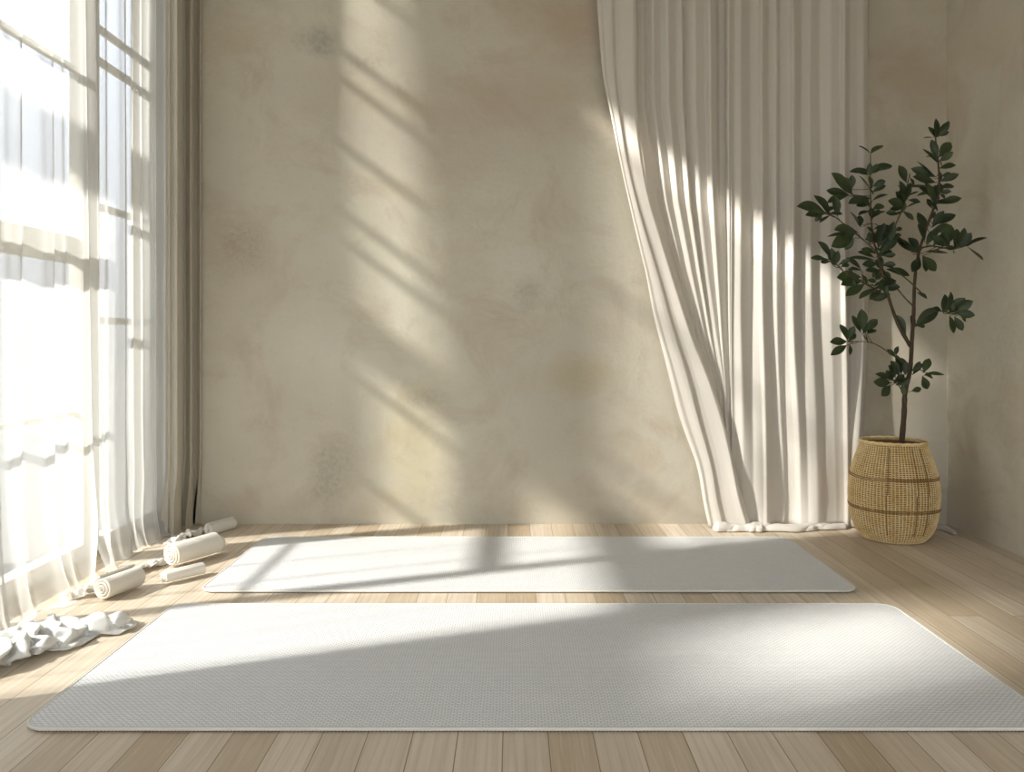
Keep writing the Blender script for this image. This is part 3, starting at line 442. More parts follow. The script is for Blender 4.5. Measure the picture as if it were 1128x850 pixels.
[21,23,18,13,3,15,25,27,17,6,1,4,25,47,80,73,59,36,20,1,1,27,26,42,34,48,27,0,1,6,10,27,47,34,27,19,25,20,18,7,5,0,1,5,6,6,6,0,20,0,0,1,17,9,27,27,29,49,61,58,27,17,29,11,6,5,25,35,35,29,18,8,13,29,55,89,82,66,34,18,3,6,26,38,35,37,45,17,2,12,1,24,39,43,27,22,28,14,21,18,16,9,12,11,12,15,8,1,11,21,9,1,13,7,19,23,32,38,60,71,64,29,27,30,9,2,13,33,46,47,41,30,15,21,39,65,94,87,72,39,16,8,18,27,40,48,49,41,26,5,12,14,35,47,39,23,34,30,12,10,7,20,19,17,17,24,6,1,0,21,13,3,8,11,19,13,17,33,47,71,80,68,34,36,35,7,2,8,39,55,59,54,42,25,30,38,73,97,90,70,45,24,18,28,40,53,59,59,50,28,16,19,26,45,38,39,19,41,27,16,4,0,15,27,27,29,19,1,7,4,22,6,12,13,25,21,14,13,33,59,74,85,71,39,46,38,8,2,8,42,61,71,63,51,36,40,43,71,99,91,71,49,31,27,37,53,65,70,64,48,37,25,26,36,53,48,41,24,46,29,23,5,12,24,25,17,21,16,2,0,13,17,14,23,24,30,21,17,10,33,55,81,88,73,44,57,40,14,1,9,44,69,79,72,55,46,47,50,80,99,91,73,52,42,38,35,62,74,77,65,57,45,33,35,40,59,49,44,29,51,32,25,3,24,25,17,21,14,9,6,5,16,28,25,24,23,30,11,5,8,33,62,88,89,71,46,47,48,19,2,11,44,75,86,81,60,59,59,54,83,99,89,76,53,48,49,39,69,81,82,69,62,53,41,43,51,58,56,49,37,56,32,26,5,34,27,28,27,23,19,17,15,27,29,36,36,35,24,19,1,10,34,59,90,88,67,42,39,47,18,8,12,43,78,92,89,67,69,53,57,84,98,89,76,52,35,41,45,75,86,85,73,57,56,44,36,53,69,64,56,43,48,26,19,12,41,35,37,31,31,30,28,27,29,39,47,45,38,32,19,0,7,33,61,89,86,68,35,38,44,21,16,12,42,80,96,95,75,66,49,65,80,99,91,73,46,27,34,49,80,91,86,76,53,61,50,32,53,74,71,62,50,38,21,17,19,49,46,45,42,35,35,39,38,39,52,55,55,46,24,18,2,6,31,67,87,82,64,28,35,35,28,10,9,40,80,98,99,82,63,44,55,86,100,91,68,42,23,24,51,82,92,93,78,51,58,45,35,60,79,77,69,56,31,22,16,27,57,58,56,52,40,44,50,47,51,62,62,64,53,29,12,5,8,38,69,83,76,59,21,26,24,23,6,9,38,74,99,103,85,58,38,49,77,100,94,68,41,21,23,52,83,93,99,77,54,51,38,43,51,81,85,78,61,38,23,15,32,62,68,68,62,47,51,56,61,63,69,72,73,59,34,18,11,9,40,72,79,74,53,16,15,13,13,3,10,39,76,95,106,87,52,34,46,78,100,97,72,44,27,22,51,84,100,97,80,61,43,31,31,50,75,90,84,57,35,26,18,33,64,78,78,73,57,61,60,61,73,77,82,81,66,40,25,19,10,41,73,74,67,47,11,4,1,1,1,11,41,78,98,105,87,54,36,45,73,101,101,77,50,23,24,46,84,104,97,86,54,35,24,28,47,76,90,85,54,32,29,24,32,61,86,86,82,67,52,50,56,79,86,90,89,72,45,27,19,10,40,74,69,64,41,7,1,6,1,3,13,44,80,99,103,85,57,39,47,77,101,105,83,56,23,29,43,81,108,107,94,61,33,27,22,47,76,88,85,54,29,30,30,30,59,84,89,81,77,46,42,50,79,87,96,95,77,51,28,21,11,38,71,60,57,36,3,12,2,6,5,15,48,79,98,101,83,58,42,50,80,97,108,91,59,24,30,43,76,109,114,100,65,39,30,21,48,76,79,84,55,26,17,16,27,55,81,92,83,73,43,35,45,71,92,100,100,82,58,34,22,12,39,70,54,49,31,1,11,9,4,10,19,49,80,97,98,82,49,48,54,82,99,111,97,63,31,35,44,77,107,120,106,72,46,30,23,44,71,84,85,57,27,11,5,20,50,75,91,87,66,44,29,36,63,91,99,103,88,58,36,24,14,34,65,53,47,24,1,19,0,14,18,25,53,81,96,94,73,43,56,56,82,102,112,102,69,36,39,45,76,109,123,112,79,47,34,24,42,64,83,84,61,29,13,2,9,38,71,90,84,71,49,27,28,53,78,104,105,90,60,30,21,16,38,59,47,40,18,0,23,6,16,18,30,59,82,94,89,62,38,48,59,79,100,111,104,73,39,45,45,69,107,124,116,84,50,33,28,41,60,79,76,66,33,8,1,9,30,64,88,83,72,51,27,22,42,69,101,106,87,54,25,17,20,42,52,42,36,12,1,28,11,8,10,33,56,82,91,78,53,33,41,48,68,95,106,100,69,41,41,50,64,101,123,117,88,53,31,35,38,59,80,75,69,36,5,1,10,26,60,86,79,66,53,30,21,30,63,98,102,82,49,20,19,23,41,43,37,29,9,1,32,16,6,5,32,51,78,86,69,46,28,34,38,56,84,99,91,67,42,39,46,57,93,120,116,91,56,31,32,36,60,82,82,71,38,6,2,11,24,59,86,82,71,45,33,24,24,59,94,98,80,45,16,21,28,31,32,31,24,7,1,31,19,9,1,26,54,71,78,66,38,24,23,33,43,70,90,88,67,45,35,42,51,87,118,112,96,62,33,35,36,61,84,88,71,43,10,3,4,23,56,86,85,74,46,35,26,19,56,89,90,73,42,12,14,19,19,21,28,18,8,1,29,14,14,2,28,53,61,67,58,31,25,16,24,33,56,77,80,69,49,32,30,46,82,115,116,101,67,36,33,37,63,86,90,74,47,13,9,4,23,56,85,88,77,48,36,29,17,46,82,81,65,41,9,9,9,10,18,31,22,7,2,26,15,7,4,30,53,51,55,50,24,17,8,15,24,43,62,67,76,54,40,31,42,78,113,118,105,72,40,35,38,64,87,90,76,50,17,7,4,23,56,78,91,79,51,28,23,15,46,74,72,58,39,6,0,0,15,25,34,26,10,1,23,6,5,7,32,56,44,42,41,18,7,2,5,17,36,55,63,80,62,44,32,39,75,111,118,108,75,42,36,40,64,88,90,78,51,21,7,4,22,53,80,91,82,54,25,18,16,46,64,62,50,35,4,3,1,4,27,36,29,16,1,19,3,5,11,35,59,51,43,27,16,6,1,2,15,38,60,70,83,70,41,35,37,71,109,118,108,73,48,36,44,63,88,90,79,53,26,9,3,22,53,80,91,81,55,23,19,17,47,50,53,43,23,6,1,3,1,15,37,32,24,1,16,2,8,16,38,62,53,46,28,19,9,3,1,16,41,61,74,82,68,40,41,37,63,103,118,106,73,42,41,43,65,88,89,78,55,29,9,4,17,45,77,90,81,50,22,19,16,43,38,44,38,13,15,1,0,4,10,33,35,22,1,14,1,9,24,41,63,57,47,31,14,9,6,1,17,40,63,76,80,66,44,32,40,59,96,116,104,70,40,43,48,61,87,87,76,55,29,9,6,14,41,74,88,77,46,22,21,17,41,45,31,32,7,22,8,1,2,10,33,23,23,3,11,3,4,22,43,63,60,51,35,16,7,4,2,17,41,65,78,74,53,35,26,30,56,91,110,101,66,37,43,49,61,84,84,74,54,27,8,5,11,38,71,86,71,42,20,17,20,32,51,33,26,8,25,10,11,1,10,33,33,24,3,5,5,3,22,46,60,60,52,37,19,3,1,2,17,43,66,75,63,47,29,21,22,53,84,103,89,66,34,36,42,63,82,78,66,48,25,8,3,8,35,67,81,66,41,20,20,28,35,50,37,30,12,26,14,4,9,11,33,31,21,11,1,2,2,13,38,54,53,41,24,18,10,3,2,19,45,65,71,59,39,22,16,18,49,78,95,86,56,34,31,40,62,77,71,66,48,23,9,1,5,35,62,73,61,36,27,24,27,43,46,39,32,15,28,13,5,3,11,32,24,18,0,1,2,1,9,27,45,41,34,15,5,11,11,1,21,47,61,66,57,38,15,11,16,40,73,87,81,51,37,28,39,59,70,61,54,47,20,2,7,13,24,49,62,61,37,35,28,28,43,38,41,33,19,25,18,9,4,11,30,23,14,3,13,10,6,5,24,35,31,22,12,1,3,10,7,13,42,47,51,41,29,16,7,17,35,68,78,76,47,33,26,39,56,61,52,43,43,17,1,1,6,24,49,51,63,40,42,34,37,35,48,44,35,22,18,17,13,5,14,27,18,15,1,9,22,21,2,16,27,23,15,2,9,3,2,13,12,37,39,37,30,15,11,6,20,32,65,68,70,44,29,25,39,44,53,48,34,37,16,1,7,5,24,47,55,63,44,46,41,36,37,49,46,39,25,23,19,19,7,20,21,11,6,0,11,29,33,13,3,22,17,8,1,9,14,7,2,19,30,28,29,19,7,1,9,25,29,60,65,63,48,35,26,31,49,43,39,27,31,16,3,7,4,26,49,57,63,50,45,46,35,41,48,44,36,28,29,24,25,10,20,16,6,8,1,15,29,36,30,1,16,11,4,1,3,18,17,1,15,19,18,21,9,1,4,6,29,29,48,53,51,36,32,31,32,51,36,33,22,20,19,4,7,4,29,51,56,62,55,44,50,36,36,47,40,33,35,26,26,32,13,19,10,9,1,0,23,21,30,39,7,11,9,1,1,2,15,22,5,9,7,12,13,2,10,11,8,32,35,47,40,40,38,36,43,41,50,39,29,17,14,22,7,7,5,26,49,54,59,59,45,51,38,35,45,35,29,27,23,39,38,17,14,2,2,11,1,27,19,24,35,20,1,2,1,1,1,27,28,20,1,2,4,2,5,17,6,9,35,44,37,40,27,28,50,52,49,42,32,27,25,14,24,11,8,9,28,43,49,54,65,47,52,39,35,41,29,29,25,29,46,43,31,7,0,10,0,3]]),
    'b': (44, 26, [[-290,-275,-273,-266,-252,-232,-231,-207,-199,-189,-174,-153,-149,-116,-89,-83,-96,-81,-59,-32,-25,0,0,5,12,6,21,32,50,77,90,84,56,67,73,92,72,80,89,117,128,154,186,191,216,-281,-268,-267,-267,-247,-241,-234,-209,-190,-182,-166,-146,-145,-111,-85,-78,-91,-83,-59,-30,-24,5,-4,-4,17,9,23,31,53,74,86,76,54,70,76,88,76,85,97,115,126,152,182,192,217,-272,-260,-258,-262,-253,-238,-236,-214,-189,-176,-161,-146,-138,-105,-80,-75,-83,-82,-58,-28,-21,8,0,-7,16,13,26,37,48,71,81,79,57,77,82,87,81,89,96,117,125,151,182,192,219,-269,-253,-249,-254,-252,-233,-231,-213,-188,-177,-156,-139,-134,-98,-74,-72,-75,-78,-55,-29,-23,8,-5,-9,14,16,29,41,47,69,78,83,60,71,76,94,88,96,105,120,130,153,185,192,220,-270,-249,-242,-246,-248,-231,-223,-205,-183,-172,-155,-133,-129,-93,-69,-73,-74,-73,-51,-31,-28,2,-10,-4,13,17,32,44,49,69,76,89,65,76,82,102,96,104,116,129,135,156,188,196,224,-264,-244,-236,-237,-244,-226,-219,-199,-178,-167,-149,-130,-125,-89,-64,-70,-67,-67,-46,-34,-30,-5,-15,-5,14,20,34,47,53,76,80,95,72,85,92,112,107,112,126,140,141,162,192,200,228,-257,-240,-235,-227,-236,-226,-218,-196,-174,-164,-146,-127,-122,-87,-62,-67,-64,-60,-37,-43,-37,-17,-17,-7,13,24,34,44,55,78,85,100,80,87,94,120,116,119,135,140,147,168,196,204,234,-250,-233,-228,-219,-227,-221,-215,-194,-169,-161,-148,-131,-121,-87,-59,-63,-57,-53,-31,-52,-46,-22,-14,-6,12,33,32,40,60,80,83,101,89,95,100,125,126,126,143,149,156,174,202,210,235,-254,-231,-222,-214,-218,-213,-207,-187,-169,-157,-145,-128,-122,-85,-57,-53,-61,-49,-26,-55,-48,-21,-7,-3,14,38,36,42,64,76,85,100,97,101,108,119,133,132,150,144,153,179,206,213,241,-249,-225,-220,-217,-212,-209,-202,-181,-167,-158,-146,-125,-118,-83,-53,-55,-61,-47,-24,-52,-53,-28,-5,1,15,41,44,48,62,75,85,98,106,109,107,114,126,135,151,150,158,181,206,214,241,-244,-222,-211,-217,-206,-201,-197,-177,-154,-155,-142,-124,-116,-83,-55,-56,-62,-45,-24,-41,-48,-28,-4,5,20,41,53,53,67,75,84,100,116,114,116,115,126,136,155,154,161,180,207,211,236,-237,-212,-210,-208,-205,-194,-195,-173,-147,-147,-142,-122,-115,-84,-57,-56,-61,-48,-26,-36,-43,-25,-1,3,18,39,51,57,70,81,85,100,120,123,125,124,129,139,155,164,163,181,206,214,230,-227,-206,-203,-201,-198,-193,-193,-174,-147,-139,-135,-121,-115,-84,-59,-56,-59,-49,-28,-33,-38,-25,1,2,12,35,54,59,74,80,89,101,120,132,126,131,130,139,149,165,170,179,203,206,223,-216,-203,-194,-192,-199,-184,-185,-168,-146,-137,-127,-114,-111,-84,-62,-56,-56,-48,-28,-38,-33,-21,-2,9,12,33,55,60,75,79,90,102,119,132,132,139,129,138,144,158,166,174,196,197,222,-209,-194,-186,-183,-198,-184,-184,-164,-142,-139,-120,-122,-115,-86,-64,-55,-50,-41,-26,-40,-29,-17,0,12,16,34,54,62,76,79,89,100,119,133,139,144,129,136,151,154,161,170,194,191,215,-209,-186,-180,-175,-195,-188,-183,-158,-136,-130,-114,-122,-120,-90,-66,-58,-42,-34,-27,-39,-23,-13,4,16,19,37,62,65,79,82,91,100,121,138,142,146,131,140,156,153,155,165,191,190,213,-198,-181,-177,-169,-191,-187,-178,-156,-132,-125,-109,-115,-121,-90,-63,-56,-41,-27,-36,-37,-18,-9,9,21,29,42,66,70,84,87,94,109,123,142,147,149,134,144,159,159,158,161,181,194,210,-194,-175,-171,-162,-185,-183,-172,-146,-129,-121,-107,-119,-116,-86,-61,-56,-40,-28,-27,-34,-13,-6,11,27,34,51,66,77,90,97,103,118,123,143,149,151,145,147,159,158,159,161,181,196,207,-185,-170,-165,-155,-180,-177,-163,-136,-116,-115,-104,-108,-105,-79,-51,-51,-47,-36,-25,-31,-10,-3,13,31,36,55,71,82,94,107,109,122,122,143,142,147,140,145,158,156,164,162,181,195,202,-175,-164,-159,-149,-173,-168,-152,-124,-106,-106,-101,-96,-94,-72,-41,-43,-44,-34,-27,-29,-9,-3,17,35,41,48,72,84,95,104,110,121,119,139,144,137,135,144,156,155,162,168,177,197,195,-171,-163,-155,-145,-167,-164,-146,-120,-98,-97,-93,-88,-85,-67,-35,-32,-36,-39,-34,-20,-8,-2,15,34,45,42,67,81,93,102,109,118,116,135,134,130,133,138,152,155,164,170,182,187,196,-168,-153,-150,-140,-161,-157,-137,-115,-94,-90,-85,-81,-75,-60,-30,-23,-28,-29,-26,-10,-8,0,15,32,43,38,67,80,89,99,107,116,114,132,134,126,133,135,151,167,170,175,189,194,194,-161,-161,-160,-137,-154,-150,-129,-108,-89,-83,-81,-75,-73,-51,-23,-22,-20,-19,-16,0,-4,0,13,32,33,43,70,81,85,98,107,115,114,130,132,123,127,132,152,174,179,185,198,202,201,-168,-157,-158,-142,-145,-140,-119,-100,-82,-79,-74,-68,-63,-42,-17,-13,-11,-10,-6,7,6,5,15,26,33,49,75,86,91,97,107,116,119,134,133,125,126,135,157,179,190,195,208,210,203,-173,-153,-148,-149,-132,-132,-117,-88,-75,-72,-66,-62,-59,-30,-8,-3,-14,-2,4,16,13,12,21,32,38,56,80,89,96,101,108,106,128,136,135,129,135,142,166,186,194,197,215,216,208,-167,-158,-151,-141,-135,-129,-109,-82,-68,-64,-68,-64,-52,-22,-17,-9,-10,4,11,21,11,21,27,38,43,59,82,91,101,90,93,112,129,142,147,136,144,159,176,196,202,201,216,221,219,-173,-147,-147,-141,-127,-122,-104,-75,-78,-64,-59,-57,-47,-18,-29,-19,-1,7,15,27,15,23,32,44,47,61,82,76,97,94,99,114,137,140,153,145,150,168,192,203,208,201,210,211,223],
[81,62,56,44,22,9,15,6,4,-3,-20,-43,-48,-61,-70,-79,-89,-100,-102,-82,-81,-88,-115,-117,-137,-128,-134,-137,-143,-143,-141,-137,-133,-124,-126,-135,-149,-156,-146,-141,-141,-151,-161,-168,-167,86,70,63,50,29,6,6,15,3,3,-14,-37,-41,-53,-63,-71,-82,-96,-94,-93,-91,-85,-109,-116,-130,-120,-125,-128,-138,-134,-132,-137,-122,-114,-114,-125,-137,-147,-143,-131,-134,-142,-157,-160,-160,86,69,66,60,34,17,17,13,10,11,-7,-29,-35,-47,-55,-63,-76,-89,-84,-93,-93,-84,-110,-113,-122,-112,-116,-121,-133,-125,-123,-128,-109,-105,-106,-113,-127,-138,-132,-122,-127,-134,-149,-151,-154,82,75,68,58,40,26,26,22,19,17,1,-22,-27,-39,-47,-54,-72,-80,-86,-82,-84,-77,-103,-108,-114,-104,-109,-114,-126,-117,-115,-119,-99,-100,-100,-107,-120,-131,-137,-115,-121,-126,-140,-142,-145,71,77,76,56,49,34,31,20,27,25,6,-15,-24,-31,-39,-45,-63,-72,-78,-73,-75,-72,-96,-98,-104,-97,-103,-107,-120,-108,-106,-112,-90,-91,-92,-104,-117,-125,-137,-112,-111,-127,-130,-133,-137,78,68,71,54,57,43,39,24,33,31,13,-10,-18,-23,-31,-36,-56,-63,-70,-65,-66,-67,-95,-91,-95,-90,-98,-101,-113,-115,-107,-107,-84,-87,-90,-105,-121,-131,-137,-113,-104,-120,-122,-125,-132,87,72,65,54,62,39,37,30,37,37,19,-5,-14,-14,-23,-27,-46,-54,-62,-60,-56,-63,-91,-93,-87,-82,-89,-93,-105,-116,-115,-103,-78,-94,-98,-105,-126,-135,-135,-104,-100,-111,-127,-126,-124,96,79,72,58,65,41,37,36,37,42,21,-4,-7,-5,-14,-19,-39,-46,-54,-54,-49,-49,-79,-82,-76,-80,-79,-84,-99,-112,-107,-99,-73,-88,-93,-104,-127,-137,-133,-108,-99,-105,-119,-123,-113,94,84,78,66,71,50,44,43,47,51,30,4,3,3,-5,-14,-31,-38,-45,-43,-38,-46,-65,-74,-70,-71,-69,-82,-91,-104,-106,-95,-70,-79,-86,-111,-127,-137,-130,-106,-110,-109,-111,-112,-104,102,91,86,73,76,53,54,52,58,54,34,15,11,9,5,-4,-21,-29,-36,-31,-39,-52,-57,-65,-64,-62,-64,-78,-81,-94,-98,-88,-71,-78,-85,-114,-132,-137,-124,-100,-105,-116,-113,-112,-93,108,99,92,82,81,62,53,63,62,64,44,17,15,14,17,8,-10,-18,-26,-29,-29,-43,-56,-63,-55,-55,-59,-72,-80,-84,-88,-78,-75,-71,-81,-108,-129,-130,-117,-93,-97,-114,-114,-107,-84,115,105,101,89,73,72,63,70,71,73,54,27,22,22,26,17,0,-12,-16,-20,-21,-34,-48,-54,-47,-49,-54,-64,-71,-80,-76,-69,-65,-67,-78,-106,-120,-121,-108,-91,-89,-107,-111,-109,-78,121,112,107,95,77,82,73,70,81,81,55,28,23,28,34,26,9,-3,-6,-10,-12,-24,-38,-45,-47,-46,-46,-53,-64,-70,-73,-61,-59,-59,-71,-98,-108,-110,-101,-82,-82,-100,-106,-103,-72,122,119,111,98,86,79,72,78,91,87,62,37,31,26,41,34,17,5,3,-2,-4,-16,-29,-39,-38,-39,-37,-42,-54,-59,-66,-56,-60,-54,-65,-87,-96,-99,-92,-78,-73,-89,-99,-99,-77,130,113,113,98,93,87,83,87,96,87,65,36,36,32,47,44,25,13,11,6,5,-7,-18,-29,-29,-30,-30,-33,-44,-48,-54,-56,-54,-52,-56,-72,-83,-87,-85,-69,-63,-78,-87,-92,-83,127,121,116,99,102,94,93,91,95,92,68,43,35,40,56,54,30,22,19,15,16,3,-9,-19,-20,-21,-22,-22,-34,-38,-47,-52,-46,-41,-43,-57,-70,-76,-75,-59,-53,-66,-76,-84,-78,135,129,123,105,110,104,103,100,105,100,75,49,46,49,60,61,43,31,25,24,25,16,-2,-9,-14,-12,-13,-13,-23,-28,-41,-44,-36,-29,-30,-43,-56,-69,-64,-49,-42,-52,-68,-75,-74,141,139,132,113,118,114,112,108,113,110,85,61,56,59,69,65,51,36,27,34,35,28,11,-4,-5,-8,-3,-3,-14,-23,-36,-36,-24,-18,-18,-31,-52,-58,-53,-39,-30,-39,-65,-67,-68,151,147,141,121,124,120,116,119,121,115,99,69,60,71,78,80,52,34,35,43,44,39,23,6,4,-1,4,4,-7,-22,-32,-28,-14,-8,-13,-23,-45,-48,-42,-28,-19,-25,-51,-70,-63,156,156,147,129,133,124,125,129,130,125,99,77,67,82,88,92,64,45,45,52,54,51,32,15,12,2,12,11,1,-17,-26,-20,-7,-1,-3,-22,-37,-39,-31,-15,-6,-11,-40,-56,-58,147,161,156,139,139,132,132,136,141,134,107,82,76,93,98,99,76,57,54,53,64,63,44,27,20,10,20,21,9,-9,-18,-11,2,7,1,-14,-28,-32,-20,-2,7,-1,-28,-47,-43,151,160,166,148,146,141,141,147,153,144,116,92,85,105,110,108,86,66,62,55,75,75,53,38,27,18,30,32,19,0,-9,-2,10,14,9,-7,-18,-22,-8,4,17,7,-19,-37,-29,144,165,170,160,156,150,151,158,161,153,126,98,98,114,122,119,94,70,66,59,86,88,66,45,29,27,39,44,28,10,1,8,20,23,16,0,-12,-11,4,16,25,13,-13,-28,-18,148,169,176,171,165,161,162,169,171,162,131,108,100,119,132,126,101,75,71,65,93,101,80,50,36,40,54,57,36,20,14,21,33,34,26,10,-2,-3,13,32,34,18,-9,-19,-5,156,170,177,185,166,157,172,174,181,168,136,112,113,121,137,133,106,81,77,72,101,112,93,61,47,53,67,74,50,30,29,26,45,49,39,23,11,13,23,41,46,24,-1,-9,10,153,179,186,189,174,166,173,188,190,174,142,121,126,130,144,139,109,89,85,81,111,115,102,72,59,61,80,89,68,40,37,46,62,68,49,37,26,27,41,45,42,31,10,4,21,164,172,180,179,183,179,186,194,196,183,149,131,132,146,139,137,111,97,97,92,108,113,108,80,69,72,93,87,83,57,46,64,81,75,65,51,36,44,55,61,54,43,21,18,41],
[17,22,25,35,51,58,53,49,15,6,2,10,11,12,15,24,59,63,73,62,59,44,54,60,73,46,43,48,67,75,69,57,55,34,33,28,47,42,25,7,6,13,21,25,7,18,27,30,43,45,55,50,45,21,9,3,10,16,15,19,28,63,71,79,61,58,51,61,65,75,47,40,50,59,77,73,66,56,39,35,21,47,48,32,7,13,17,29,30,14,25,17,25,43,52,59,49,34,13,11,2,16,16,12,19,31,66,78,79,71,66,59,69,73,80,52,43,47,66,75,73,59,58,46,40,20,48,51,34,11,19,22,34,28,21,35,19,19,37,60,59,50,29,8,2,5,16,11,12,19,33,67,81,88,72,67,67,74,82,86,57,49,52,72,69,71,56,60,39,34,21,50,49,34,16,14,27,35,27,21,36,28,24,28,58,53,50,34,10,4,13,15,18,13,21,35,69,82,92,70,64,76,69,78,92,62,57,58,79,75,70,58,60,40,35,26,55,47,36,22,13,17,32,26,25,42,34,34,27,57,49,48,40,16,9,14,23,25,15,24,37,69,83,94,66,60,78,80,82,95,66,63,64,86,79,80,63,63,45,42,34,60,54,39,23,19,11,28,32,34,39,44,42,30,59,59,57,46,23,15,20,30,33,18,28,41,72,85,90,61,57,76,88,91,94,69,59,68,90,88,83,70,65,53,49,43,64,60,42,31,26,11,18,22,30,41,38,36,34,61,68,68,53,31,22,29,38,39,22,31,44,73,87,88,63,61,78,91,94,91,74,59,71,84,96,89,79,64,52,57,52,67,67,47,29,34,15,13,13,31,33,31,30,30,57,70,70,56,29,26,33,43,36,26,33,44,75,84,85,67,60,65,89,87,83,72,56,61,79,101,98,87,67,51,54,61,76,75,56,38,35,24,15,13,29,29,32,22,21,48,59,63,53,23,15,22,40,43,36,34,45,76,83,83,63,51,56,80,86,76,68,51,52,79,102,104,93,70,56,64,70,83,84,62,42,42,31,25,25,33,38,24,17,12,37,53,50,47,23,11,18,29,33,27,35,47,79,83,89,58,48,52,69,76,79,61,47,43,68,97,102,97,73,58,63,77,90,90,69,47,43,40,34,32,37,34,23,9,6,26,48,43,36,19,7,23,23,23,34,38,50,83,92,92,59,47,50,65,78,73,53,36,33,57,85,96,88,68,53,60,72,95,93,72,46,38,33,44,43,39,34,15,2,2,17,40,35,23,12,6,14,35,34,40,42,54,87,99,95,60,46,55,65,79,66,45,30,26,44,74,82,77,56,45,48,64,91,93,69,49,42,24,34,41,44,33,8,2,1,20,37,44,27,11,13,14,31,38,51,48,58,91,103,92,58,42,50,71,78,62,38,24,19,33,63,71,65,42,31,34,57,85,90,66,42,38,21,38,44,54,28,13,6,4,25,40,47,35,19,22,20,41,45,59,55,61,91,102,86,51,37,43,66,73,59,33,14,10,23,53,62,51,29,16,22,48,75,85,69,42,34,20,36,42,59,14,15,14,9,27,43,49,41,26,19,24,48,54,64,62,67,81,97,78,42,30,33,56,67,54,30,17,6,15,44,50,37,18,7,13,38,65,77,69,44,31,18,36,48,50,18,6,6,13,28,43,46,33,27,23,28,51,58,66,52,56,76,88,72,35,22,24,42,61,56,31,14,2,11,40,40,35,9,1,7,32,60,67,67,43,29,17,39,50,40,6,10,7,14,26,39,41,36,19,22,32,52,60,66,46,41,62,75,64,30,16,17,37,52,57,36,10,2,12,39,44,35,5,2,8,32,56,72,68,44,30,19,25,42,34,9,2,8,14,19,32,30,34,20,11,35,50,53,63,46,38,45,62,61,28,11,12,33,50,57,40,15,6,17,40,51,38,8,5,12,36,56,69,69,46,33,23,20,28,25,12,1,2,17,18,23,26,31,17,7,20,44,47,58,47,39,36,53,60,30,10,12,25,45,55,34,18,10,24,48,58,43,13,11,17,36,59,65,72,48,32,27,31,25,16,11,10,4,19,25,29,35,20,13,5,16,34,41,53,49,41,30,53,60,36,11,12,25,47,49,30,14,14,28,53,63,47,17,14,20,40,63,70,73,49,32,34,34,18,12,19,13,6,20,28,32,34,13,9,4,14,32,36,47,47,42,28,50,57,37,13,12,13,40,40,22,17,14,31,58,68,51,21,20,28,47,67,73,75,49,34,30,35,19,9,19,19,14,17,32,35,33,10,1,4,18,24,33,41,44,35,27,45,52,34,17,8,6,26,30,14,8,12,32,60,70,52,23,23,33,53,69,77,68,48,33,27,33,18,7,25,29,26,9,31,37,31,6,1,10,12,25,26,32,39,35,27,42,48,28,11,5,0,12,16,7,8,10,23,57,67,49,21,23,35,56,71,64,52,41,33,24,30,16,12,31,43,40,16,23,24,21,12,3,5,9,17,26,24,30,37,37,41,45,23,12,9,1,5,7,3,15,8,15,45,60,37,28,18,32,55,67,54,35,25,26,34,28,16,14,41,53,55,33,9,13,10,11,9,6,17,23,26,16,36,42,45,38,40,15,19,18,1,7,3,14,8,14,14,35,48,40,18,20,23,49,58,49,24,9,14,41,27,21,5,45,62,70,47,21,11,6,1,13,12,14,24,13,18,34,45,50,32,34,9,29,27,7,10,3,18,4,16,11,33,33,33,15,2,15,42,44,40,19,1,8,37,23,17,10]]),
}
def heap(name, which, loc, rot, size, mat, parent=None, flip=False, th=.0012):
    nu, nv, mm = HEAPS[which]; cs = [[t/1000 for t in row] for row in mm]
    sx = size[0]/(max(cs[0])-min(cs[0])); sy = size[1]/(max(cs[1])-min(cs[1])); sz = size[2]/max(cs[2])
    ca, sa = math.cos(rot), math.sin(rot); bm = bmesh.new(); vs = []
    for x, y, z in zip(*cs):
        x *= sx*(-1 if flip else 1); y *= sy
        vs.append(bm.verts.new((loc[0]+x*ca-y*sa, loc[1]+x*sa+y*ca, .002+z*sz)))
    for jj in range(nv):
        for ii in range(nu):
            a = jj*(nu+1)+ii; bm.faces.new((vs[a], vs[a+1], vs[a+nu+2], vs[a+nu+1]))
    o = obj(name, bm, mat, parent); m = o.modifiers.new('smooth', 'SUBSURF'); m.levels = m.render_levels = 1 if name != 'puddled_hem' else 2
    thick(o, th)
    return rel(o) if parent else o
def fl(px, py): D = F*CH/(py-HY); return ((px-CX)*D/F, D)

# puddled hem of the long curtain: soft rolls of cloth lying on the boards
def hemroll(pts, w, h, seed):
    pts = catmull([Vector((p[0], p[1], 0)) for p in pts], 10); bm = bmesh.new(); rows = []
    for i, p in enumerate(pts):
        s = i/(len(pts)-1); d = (pts[min(i+1,len(pts)-1)]-pts[max(i-1,0)]).normalized(); nrm = Vector((-d.y, d.x, 0))
        k = math.sin(math.pi*min(1, max(0, s*.96+.02)))**.45
        ww = w*k*(1+.35*noise.noise(Vector((s*6, seed, 0)))); hh = h*k*(1+.5*noise.noise(Vector((s*5, seed, 4))))
        row = []
        for q in range(25):
            a = -.15*math.pi+1.3*math.pi*q/24
            cr = 1-.22*abs(math.sin(a*2.5+s*9+seed))**.5*(.6+noise.noise(Vector((s*7, a, seed))))
            row.append(bm.verts.new((p.x+nrm.x*math.cos(a)*ww*cr, p.y+nrm.y*math.cos(a)*ww*cr, max(.003, .004+hh*max(0, math.sin(a))*cr))))
        rows.append(row)
    for r0, r1 in zip(rows, rows[1:]):
        for q in range(24): bm.faces.new((r0[q], r0[q+1], r1[q+1], r1[q]))
    return bm
